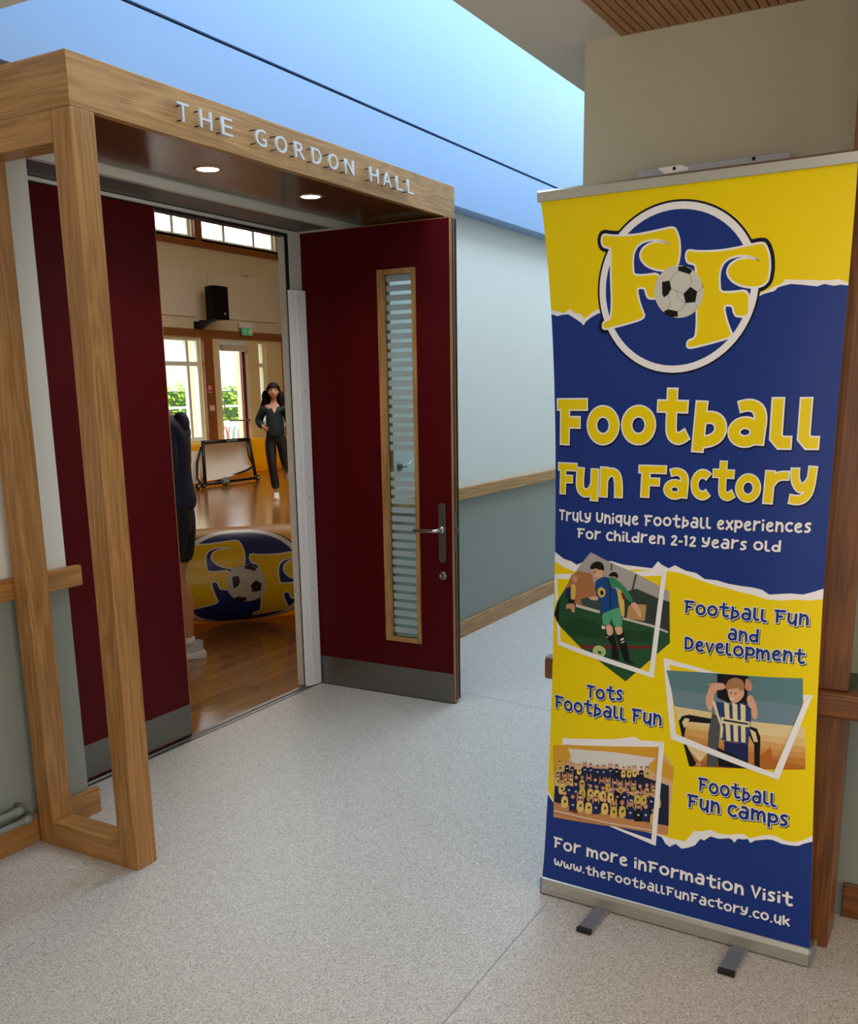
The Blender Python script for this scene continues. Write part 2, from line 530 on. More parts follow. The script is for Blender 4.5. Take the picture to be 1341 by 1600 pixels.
# downlights in the soffit
dl_m = mat('lamp_diffuser', (255, 246, 225), .5, emit=(255, 240, 214), estr=9)
for k, (x, y) in enumerate(((3.04, 2.66), (3.69, 2.66))):
    d = thing('downlight', (x, y, 2.42), 'round recessed downlight in the canopy soffit, %s' % ('nearer the front post' if k == 0 else 'nearer the open red door'), 'ceiling light', 'downlights in the canopy soffit')
    MB().lathe([(.040, .0), (.046, -.003), (.052, -.0025), (.054, .0), (.054, .004)], (x, y, 2.4215), seg=36).build('trim_ring', mat('lamp_ring', (170, 150, 120), .4, metal=.3), d)
    MB().lathe([(.0001, -.001), (.041, -.001)], (x, y, 2.4212), seg=36).build('diffuser', dl_m, d)
    spot('downlight_lamp', (x, y, 2.412), 16, (1.0, .88, .70), 2.3, .9, .035)

# ------------------------------------------------------------------ raised lettering on the fascia
sg = thing('door_sign', (3.36, 2.40, 2.49), 'raised silver capital letters reading THE GORDON HALL along the fascia', 'sign')
LH = .0565
def letter_mesh(ch, size):
    cu = bpy.data.curves.new('t', 'FONT'); cu.body = ch; cu.size = size; cu.extrude = .0035; cu.resolution_u = 6
    cu.offset = .0
    o = bpy.data.objects.new('t', cu); COL.objects.link(o)
    me = bpy.data.meshes.new_from_object(o.evaluated_get(bpy.context.evaluated_depsgraph_get()))
    bpy.data.objects.remove(o); bpy.data.curves.remove(cu)
    return me
# (letter, left edge, right edge) along the fascia
LET = [('T', 2.597, 2.65), ('H', 2.703, 2.762), ('E', 2.809, 2.866), ('G', 2.99, 3.052), ('O', 3.104, 3.173), ('R', 3.22, 3.283), ('D', 3.331, 3.39), ('O', 3.441, 3.506), ('N', 3.556, 3.621), ('H', 3.742, 3.81), ('A', 3.844, 3.915), ('L', 3.954, 4.012), ('L', 4.051, 4.106)]
for ch, xa, xb in LET:
    me = letter_mesh(ch, .1)
    xs = [v.co.x for v in me.vertices]; ys = [v.co.y for v in me.vertices]
    x0, x1, y0, y1 = min(xs), max(xs), min(ys), max(ys)
    for v in me.vertices:
        u = (v.co.x - x0) / (x1 - x0); t = (v.co.y - y0) / (y1 - y0); d = v.co.z
        v.co = (xa + u * (xb - xa), 2.388 + d, 2.4630 + t * LH)
    me.materials.append(letter_m)
    bm = bmesh.new(); bm.from_mesh(me); bmesh.ops.recalc_face_normals(bm, faces=bm.faces)
    # two fixing pins behind each letter
    bm.to_mesh(me); bm.free()
    o = bpy.data.objects.new('letter', me); COL.objects.link(o); put(o, sg)
    for zz in (2.4685, 2.5135):
        xx = xa + .005 if ch not in 'TA' else (xa + xb) / 2
        MB().tube([(xx, 2.390, zz), (xx, 2.4145, zz)], .0022, seg=8).build('fixing_pin', black_m, o)

# ================================================================== DOORS
b = MB()
b.box(2.44, 4.30, 3.178, 3.25, 2.378, 2.392, 0)
b.box(2.44, 2.475, 3.178, 3.25, 0, 2.378, 0)
b.box(4.208, 4.30, 3.182, 3.252, 0, 2.392, 0)
b.box(2.475, 4.208, 3.188, 3.24, 2.366, 2.378, 1)
b.box(4.196, 4.208, 3.186, 3.20, 0, 2.378, 1)
tag(b.build('trim_4', [frame_w, black_m], merge=False), 'off-white frame of the double doorway', 'door frame', kind='structure')

d1 = thing('door_1', (2.478, 3.2, 0), 'closed dark red door leaf behind the front oak post', 'door', kind='structure')
MB().box(2.478, 3.278, 3.180, 3.226, .012, 2.372).build('door_leaf', red_m, d1, bevel=.002)
MB().box(2.480, 3.276, 3.1775, 3.180, .022, .168).build('kick_plate', steel_m, d1)
MB().box(3.278, 3.284, 3.183, 3.224, .012, 2.37).build('edge_seal', mat('oak_lipping', (176, 122, 66), .5), d1)

XL, XT = 4.286, 4.332
ya, yb = 2.298, 3.168
ga, gb, gz0, gz1 = 2.505, 2.690, .318, 2.160
d2 = thing('door_2', (4.31, 3.168, 0), 'open dark red door leaf with a tall narrow glazed panel', 'door', kind='structure')
b = MB()
b.box(XL, XT, ya + .006, ga, .012, 2.383); b.box(XL, XT, gb, yb, .012, 2.383)
b.box(XL, XT, ga, gb, .012, gz0); b.box(XL, XT, ga, gb, gz1, 2.383)
b.build('door_leaf', red_m, d2, merge=False)
lip = wood('door_lipping', (190, 140, 86), (150, 104, 60), 2)
b = MB().box(XL + .001, XL + .016, ya, ya + .006, .012, 2.384, 0).box(XL + .016, XL + .030, ya - .001, ya + .006, .012, 2.384, 1).box(XL + .030, XT - .002, ya, ya + .006, .012, 2.384, 0)
b.box(XL + .002, XT - .002, ya, yb, 2.383, 2.3855, 0)
b.build('edge_lipping', [lip, redd_m], d2, merge=False)
MB().box(XT - .002, XT + .010, ya - .004, ya + .008, .02, 2.382).build('edge_seal', black_m, d2)
MB().box(XL - .003, XL, ya + .004, yb - .003, .006, .162).build('kick_plate', steel_m, d2)
# glazing beads
b = MB()
fy0, fy1, fz0, fz1 = 2.489, 2.706, .302, 2.176
for xa, xb in ((XL - .008, XL + .014), (XT - .014, XT + .008)):
    b.box(xa, xb, fy0, ga + .006, fz0, fz1); b.box(xa, xb, gb - .020, fy1, fz0, fz1)
    b.box(xa, xb, ga + .006, gb - .020, fz0, gz0 + .004); b.box(xa, xb, ga + .006, gb - .020, gz1 - .008, fz1)
gf = b.build('glazing_bead', oak[2], d2, merge=False)
for k in range(9):
    MB().lathe([(.0001, .0), (.003, .0), (.003, .0015)], (XL - .0085, gb + .004, .42 + k * .21), axis=0, seg=8).build('screw', black_m, gf)
gl = MB().box(4.306, 4.312, ga, gb, gz0, gz1).build('glass_pane', glass('clear_glass', (.80, .88, .87)), d2)
# frosted safety stripes on the glass, with the clear gap at lock height
frost = mat('frosted_film', (170, 186, 188), .6, alpha=.88)
b = MB()
z = .345
while z < 2.14:
    if not (1.165 < z < 1.275):
        b.box(4.3050, 4.3058, ga + .006, gb - .021, z, z + .0285)
    z += .0455
b.build('frosted_stripe_film', frost, gl, merge=False)
# lever handle, long plate, thumb-turn
hy = 2.357
st_pts = [(hy + .0195 * math.cos(PI * i / 12), 1.027 + .0195 * math.sin(PI * i / 12)) for i in range(13)] + [(hy - .0195 * math.cos(PI * i / 12), .763 - .0195 * math.sin(PI * i / 12)) for i in range(13)]
hp = MB().prism(st_pts, 0, XL - .009, XL)
plate = hp.build('handle_plate', steel_m, d2, bevel=.0015)
b = MB().tube([(XL - .006, hy, .912), (XL - .050, hy, .912), (XL - .058, hy + .012, .911), (XL - .060, hy + .03, .910), (XL - .060, hy + .125, .907), (XL - .056, hy + .137, .907)], [.011, .010, .010, .0095, .0095, .009], seg=16)
b.lathe([(.0001, -.012), (.0165, -.012), (.0175, -.009), (.0175, 0)], (XL - .009, hy, .912), axis=0, seg=24)
b.build('lever_handle', chrome_m, plate)
b = MB().lathe([(.0001, -.012), (.019, -.012), (.023, -.007), (.023, 0)], (XL, hy, .676), axis=0, seg=28)
b.lathe([(.0001, -.034), (.0105, -.034), (.0115, -.031), (.0115, -.01)], (XL, hy + .002, .676), axis=0, seg=20)
b.build('thumb_turn', steel_m, d2)
# back-face lever seen past the edge, and lock case on the edge
MB().box(XL + .012, XL + .036, ya - .003, ya + .001, .80, 1.0).box(XL + .016, XL + .032, ya - .012, ya, .895, .925).build('lock_forend', steel_m, d2, merge=False)
b = MB().tube([(XT, hy, .912), (XT + .05, hy, .912), (XT + .06, hy + .03, .910), (XT + .06, hy + .125, .907)], .0095, seg=12)
b.build('lever_handle', chrome_m, d2)
# white finger guard over the hinge gap
b = MB()
b.prism([(4.176, 3.178), (4.182, 3.160), (4.206, 3.152), (4.210, 3.160), (4.214, 3.150), (4.268, 3.140), (4.272, 3.150), (4.284, 3.146), (4.2855, 3.168), (4.230, 3.180)], 2, .008, 2.104)
fgd = tag(b.build('finger_guard', whitep_m), 'white plastic finger guard strip down the hinge side of the doorway', 'finger guard')
for z in (.075, .55, 1.05, 1.6): MB().lathe([(.0001, -.002), (.004, -.002), (.004, 0)], (4.245, 3.1455, z), axis=1, seg=10).build('screw', steel_m, fgd)

# hook on the wall seen through the glass
hk = thing('door_holder', (4.85, 2.93, 1.17), 'small steel door hook on the white wall, seen through the door glass', 'hook')
MB().lathe([(.0001, -.01), (.022, -.01), (.024, -.006), (.024, 0)], (4.83, YW, 1.172), axis=1, seg=20).build('rose', steel_m, hk)
MB().tube([(4.83, YW - .008, 1.172), (4.83, YW - .04, 1.172), (4.845, YW - .05, 1.18), (4.88, YW - .05, 1.205)], .005, seg=10).build('arm', chrome_m, hk)

# ================================================================== PIPES AT THE LEFT WALL
pipe_m = mat('painted_pipe', (128, 132, 127), .4)
for k, (zz, xe, lab) in enumerate(((.160, 2.118, 'upper grey painted heating pipe above the left skirting'), (.116, 2.150, 'lower grey painted heating pipe above the left skirting'))):
    p = thing('heating_pipe', (xe, 2.88, zz), lab, 'pipe', 'heating pipes at the left wall')
    MB().tube([(-3.9, 2.885, zz), (xe - .03, 2.885, zz), (xe - .012, 2.889, zz), (xe - .003, 2.901, zz), (xe, 2.934, zz)], .0125, seg=16).build('pipe', pipe_m, p)
    MB().tube([(xe - .05, 2.885, zz), (xe - .03, 2.885, zz), (xe - .012, 2.889, zz)], .0155, seg=16).build('elbow', pipe_m, p)
# low dark thing at the left border of the photo
st = thing('door_stop', (1.66, 2.62, 0), 'dark grey rubber floor stop at the left edge of the photo', 'door stop')
MB().lathe([(.0001, .075), (.05, .075), (.07, .066), (.078, .05), (.08, .012), (.084, .006), (.084, 0)], (1.655, 2.60, 0), seg=32).build('buffer', mat('dark_rubber', (52, 54, 60), .5), st)
MB().lathe([(.0001, .078), (.012, .078), (.014, .074)], (1.655, 2.60, 0), seg=16).build('screw', steel_m, st)

# ================================================================== RECEPTION COUNTER BEHIND THE BANNER
ct = thing('reception_counter', (2.88, .3, 0), 'brown wooden counter edge and upright behind the banner', 'counter')
b = MB().prism([(2.752, .712), (2.752, .766), (2.760, .775), (2.80, .775), (2.80, .703), (2.760, .703)], 1, -3.0, 1.155)
b.build('front_rail', brown[1], ct, bevel=.004)
MB().box(2.80, 2.999, -3.0, 1.15, .745, .772).build('counter_top', mat('counter_dark_laminate', (62, 54, 48), .35), ct)
MB().box(2.800, 2.905, .274, .362, 0, .745).box(2.782, 2.905, .274, .362, .776, 2.586).box(2.778, 2.800, .274, .362, 0, .702).build('upright', brown[2], ct, merge=False, bevel=.003)
b = MB().box(2.778, 2.999, .2705, .2738, .776, 1.9).build('clear_screen', glass('perspex', (.9, .92, .9)), ct)
sh = thing('shutter_rail', (2.99, .75, 2.2), 'slim grey metal rail fixed on the beige wall above the banner', 'rail')
MB().box(2.965, 3.0, .545, .968, 2.188, 2.212).build('channel', mat('rail_grey', (176, 178, 182), .4, metal=.3), sh, bevel=.002)
for yy in (.64, .86): MB().lathe([(.0001, -.003), (.005, -.003), (.005, 0)], (2.965, yy, 2.204), axis=0, seg=12).build('screw', black_m, sh)
MB().prism([(.908, 2.2105), (.842, 2.2115), (.818, 2.201), (.824, 2.195), (.888, 2.193)], 0, 2.9625, 2.965).build('rail_glint', mat('glint_white', (250, 244, 240), .5), sh)  # thin white plate standing in for bright light caught on the rail

# ================================================================== STROKE LETTERING
def arc(cx, cy, rx, ry, a0, a1, n=14):
    return [(cx + rx * math.cos(math.radians(a0 + (a1 - a0) * i / n)), cy + ry * math.sin(math.radians(a0 + (a1 - a0) * i / n))) for i in range(n + 1)]


def chaikin(q, n, closed, r=.25):
    """round a polyline by cutting its corners"""
    for _ in range(n):
        m_ = len(q)
        out = [] if closed else [q[0]]
        for i in range(m_ if closed else m_ - 1):
            a, b = q[i], q[(i + 1) % m_]
            if closed or i > 0: out.append((a[0] + (b[0] - a[0]) * r, a[1] + (b[1] - a[1]) * r))
            if closed or i < m_ - 2: out.append((a[0] + (b[0] - a[0]) * (1 - r), a[1] + (b[1] - a[1]) * (1 - r)))
        if not closed: out.append(q[-1])
        q = out
    return q


def glyphs(T):
    h = T / 2
    G = {}
    G['F'] = (.80, [[(0, 1 - h), (.80, 1 - h)], [(.22, 1 - h), (.20, 0)], [(.22, .49), (.62, .49)]])
    G['T'] = (.72, [[(0, 1 - h), (.72, 1 - h)], [(.36, 1 - h), (.36, 0)]])
    G['o'] = (.82, [arc(.41, .43, .41 - h, .43 - h, 0, 360, 26)])
    G['t'] = (.74, [[(0, .76), (.74, .74)], [(.36, 1.12), (.34, .34), (.37, .18), (.47, h - .02), (.58, h - .02), (.74, h + .08)]])
    G['b'] = (.74, [[(.20, .98), (.14, -.08)], [(.18, .60), (.36, .68 - h * .2), (.55, .60), (.62, .42), (.55, .24), (.36, .15), (.15, .13)]])
    G['a'] = (.78, [[(.20, .80), (.42, .90 - h * .3), (.60, .78), (.66, .58), (.64, .30), (.62, 0)], arc(.36, .28, .36 - h, .30 - h * .75, 0, 360, 20)])
    G['l'] = (.46, [[(h, 1.0), (h, .24), (h + .10, h), (.46, h)]])
    G['u'] = (.72, [[(h + .04, .90), (h, .36), (h + .08, .18), (.36, h), (.52, .22), (.60, .40)], [(.62, .88), (.60, -.08)]])
    G['n'] = (.70, [[(h + .02, .90), (h, .0)], [(h, .50), (.26, .72), (.42, .80 - h * .3), (.55, .66), (.60, .40), (.60, 0)]])
    G['m'] = (1.04, [[(h, .88), (h, .0)], [(h, .48), (.24, .70), (.38, .74), (.49, .60), (.50, .05)], [(.50, .48), (.64, .70), (.80, .74), (.92, .58), (.94, 0)]])
    G['c'] = (.64, [arc(.40, .42, .40 - h, .43 - h, 42, 318, 18)])
    G['C'] = (.68, [arc(.42, .46, .42 - h, .47 - h, 42, 318, 18)])
    G['r'] = (.64, [[(h + .03, .92), (h, 0)], [(h, .48), (.26, .70), (.42, .78), (.64, .78)]])
    G['y'] = (.72, [[(h, .90), (h, .62), (h + .10, .42), (.34, .36), (.50, .46), (.58, .60)], [(.62, .95), (.58, .36), (.46, .14), (.26, .06), (.0, .10)]])
    G['Y'] = G['y']
    G['U'] = (.76, [[(h, .96), (h, .36), (h + .1, .16), (.38, h), (.56, .18), (.66, .40), (.66, .94)]])
    G['i'] = (.24, [[(.12, .66), (.12, 0)], [(.12, .98), (.12, .80)]])
    G['q'] = (.74, [arc(.36, .46, .36 - h, .38 - h, 0, 360, 20), [(.64, .86), (.64, -.22)]])
    G['e'] = (.72, [[(.14, .44), (.42, .48), (.58, .62), (.50, .80 - h * .3), (.30, .78), (.14, .60), (.12, .34), (.22, .14), (.42, h - .02), (.68, .20)]])
    G['x'] = (.66, [[(.04, .80), (.62, .0)], [(.62, .82), (.04, .0)]])
    G['p'] = (.70, [[(h, .84), (h, -.22)], arc(.38, .48, .36 - h, .36 - h, 0, 360, 18)])
    G['s'] = (.60, [[(.56, .72), (.34, .82 - h * .2), (.14, .70), (.18, .52), (.42, .40), (.48, .22), (.32, h - .02), (.04, .12)]])
    G['h'] = (.70, [[(h, 1.06), (h, 0)], [(h, .44), (.26, .64), (.42, .68), (.55, .56), (.60, .34), (.60, 0)]])
    G['d'] = (.76, [arc(.36, .32, .36 - h, .34 - h, 0, 360, 20), [(.66, 1.06), (.64, 0)]])
    G['k'] = (.68, [[(h, 1.0), (h, 0)], [(.62, .74), (.14, .36)], [(.26, .42), (.64, .0)]])
    G['v'] = (.66, [[(.06, .80), (.32, .04), (.60, .80)]])
    G['V'] = (.72, [[(.06, .98), (.34, .04), (.66, .98)]])
    G['w'] = (1.04, [[(h, .82), (h + .02, .36), (.24, .12), (.42, .20), (.50, .62)], [(.50, .5), (.58, .18), (.76, .10), (.92, .32), (.94, .80)]])
    G['D'] = (.74, [[(h, 1 - h), (h, h)], [(.0, 1 - h), (.32, 1 - h), (.56, .78), (.64, .50), (.54, .22), (.30, h), (0, h)]])
    G['2'] = (.60, [[(.08, .76), (.24, 1 - h), (.46, .90), (.50, .68), (.30, .36), (.08, h)], [(.04, h), (.60, h)]])
    G['1'] = (.36, [[(.02, .78), (.22, .96)], [(.20, .98), (.20, 0)]])
    G['-'] = (.40, [[(.02, .40), (.38, .40)]])
    G['.'] = (.24, [[(.12, .0), (.12, .16)]])
    G['S'] = G['s']; G['f'] = G['F']
    G[' '] = (.42, [])
    for c in G:
        if c not in 'lFTkvVxDi1-.':
            G[c] = (G[c][0], [chaikin(q, 2, False) if 4 <= len(q) < 15 else q for q in G[c][1]])
    return G


def sweep(st, w, trim=0.0):
    """(stroke number, quad) pieces of polylines drawn w wide with flat ends and mitred joints; trim shortens (or, negative, lengthens) the ends"""
    out = []
    for k, pts in enumerate(st):
        pts = [Vector((p[0], p[1])) for p in pts]
        closed = (pts[0] - pts[-1]).length < 1e-6
        if closed: pts = pts[:-1]
        elif trim:
            pts[0] = pts[0] + (pts[1] - pts[0]).normalized() * trim
            pts[-1] = pts[-1] + (pts[-2] - pts[-1]).normalized() * trim
        n = len(pts)
        sides = []
        for i, p in enumerate(pts):
            d0 = (p - pts[i - 1]).normalized() if (i or closed) else None
            d1 = (pts[(i + 1) % n] - p).normalized() if (i < n - 1 or closed) else None
            if d0 is None: d0 = d1
            if d1 is None: d1 = d0
            n0 = Vector((-d0.y, d0.x)); n1 = Vector((-d1.y, d1.x))
            mm = n0 + n1
            if mm.length < 1e-4: mm = n0
            mm.normalize()
            r = w / 2 / max(.55, mm.dot(n0))
            sides.append((p + mm * r, p - mm * r))
        for i in range(n if closed else n - 1):
            a, b = sides[i], sides[(i + 1) % n]
            out.append((k, [a[0], a[1], b[1], b[0]]))
    return out


class Print:
    """flat artwork in (u, v) metres wrapped on a piecewise-planar surface"""
    def __init__(s, u0, u1, nu, v0, v1, nv, node, lift):
        s.u0, s.v0, s.du, s.dv, s.nu, s.nv = u0, v0, (u1 - u0) / nu, (v1 - v0) / nv, nu, nv
        s.g = [[Vector(node(u0 + s.du * i, v0 + s.dv * j)) for j in range(nv + 1)] for i in range(nu + 1)]
        s.l = [[Vector(lift(u0 + s.du * i, v0 + s.dv * j)) for j in range(nv + 1)] for i in range(nu + 1)]
        s.mb = MB()

    @staticmethod
    def clip(poly, a, b, c):
        """keep a*u + b*v >= c"""
        out = []
        n = len(poly)
        for i in range(n):
            p, q = poly[i], poly[(i + 1) % n]
            dp = a * p[0] + b * p[1] - c; dq = a * q[0] + b * q[1] - c
            if dp >= 0: out.append(p)
            if (dp > 0) != (dq > 0) and abs(dp - dq) > 1e-12 and dp * dq < 0:
                t = dp / (dp - dq)
                out.append((p[0] + (q[0] - p[0]) * t, p[1] + (q[1] - p[1]) * t))
        return out

    def emit(s, poly, off, mi):
        us = [p[0] for p in poly]; vs = [p[1] for p in poly]
        i0 = max(0, int((min(us) - s.u0) / s.du)); i1 = min(s.nu - 1, int((max(us) - s.u0) / s.du))
        j0 = max(0, int((min(vs) - s.v0) / s.dv)); j1 = min(s.nv - 1, int((max(vs) - s.v0) / s.dv))
        for i in range(i0, i1 + 1):
            ua, ub = s.u0 + s.du * i, s.u0 + s.du * (i + 1)
            P = poly
            if i1 > i0 or min(us) < s.u0 or max(us) > ub:
                P = s.clip(s.clip(P, 1, 0, ua), -1, 0, -ub)
            if len(P) < 3: continue
            for j in range(j0, j1 + 1):
                va, vb = s.v0 + s.dv * j, s.v0 + s.dv * (j + 1)
                Q = s.clip(s.clip(P, 0, 1, va), 0, -1, -vb)
                if len(Q) < 3: continue
                # diagonal of the cell
                A, B = 1 / s.du, -1 / s.dv
                c = A * ua + B * va
                for sgn, low in ((1, True), (-1, False)):
                    R = s.clip(Q, A * sgn, B * sgn, c * sgn)
                    if len(R) < 3: continue
                    pts = []
                    for p in R:
                        fu = (p[0] - ua) / s.du; fv = (p[1] - va) / s.dv
                        def mixg(g):
                            if low: return g[i][j] * (1 - fu) + g[i + 1][j] * (fu - fv) + g[i + 1][j + 1] * fv
                            return g[i][j] * (1 - fv) + g[i][j + 1] * (fv - fu) + g[i + 1][j + 1] * fu
                        pts.append(mixg(s.g) + mixg(s.l) * off)
                    s.mb.add(pts, [tuple(range(len(pts)))], mi, True)

    def poly(s, pts, off, mi):
        t = tessellate_polygon([[Vector((p[0], p[1], 0)) for p in pts]])
        for tri in t:
            s.emit([(pts[k][0], pts[k][1]) for k in tri], off, mi)

    def strokes(s, pieces, off, mi, f=lambda p: p):
        for k, q in pieces: s.emit([f(p) for p in q], off + k * 3e-5, mi)

    def take(s, name, mats, parent):
        # keep every print facing out of the sheet; faces are made the same way round
        mb, s.mb = s.mb, MB()
        o = mb.build(name, mats, parent, merge=True, fix=False)
        bm = bmesh.new(); bm.from_mesh(o.data)
        bmesh.ops.remove_doubles(bm, verts=bm.verts, dist=2e-6)
        L = s.l[s.nu // 2][s.nv // 2]
        for f in bm.faces:
            f.normal_update()
            c = f.calc_center_median()
            if f.normal.dot(s.outward(c)) < 0: f.normal_flip()
        bm.to_mesh(o.data); bm.free()
        return o

    outward = staticmethod(lambda c: Vector((-1, 0, 0)))


def logo(P, off, step, mi, X=lambda p: p, ring=None, k=1.0):
    """round emblem: dark rim, white ring, blue disc, two curled letters and a football (mi: dark, white, blue, yellow, ballwhite, black, seam)"""
    cx, cy, rx, ry = ring
    el = lambda f, n=72: [X((cx + rx * f * math.cos(2 * PI * i / n), cy + ry * f * math.sin(2 * PI * i / n))) for i in range(n)]
    P.poly(el(1.025), off, mi[0])
    for q, F in enumerate(D['logoF']):
        L = [X(p) for p in chaikin(F, 2, True, .2)]; L.append(L[0])
        P.strokes(sweep([L], .030 * k), off - .00004 * (1 + q), mi[0])
    P.poly(el(1.0), off + step, mi[1])
    P.poly(el(.914), off + 2 * step, mi[2])
    for q, F in enumerate(D['logoF']):
        L = [X(p) for p in chaikin(F, 2, True, .2)]; L.append(L[0])
        P.strokes(sweep([L], .0105 * k), off + 3 * step, mi[1])
        P.poly(L[:-1], off + 4 * step, mi[3])
    P.poly([X(p) for p in D['ball']], off + 5 * step, mi[4])
    for q in D['seam']: P.strokes(sweep([[X(p) for p in q]], .0014 * k), off + 6 * step, mi[6])
    for q in D['pent']: P.poly([X(p) for p in q], off + 7 * step, mi[5])


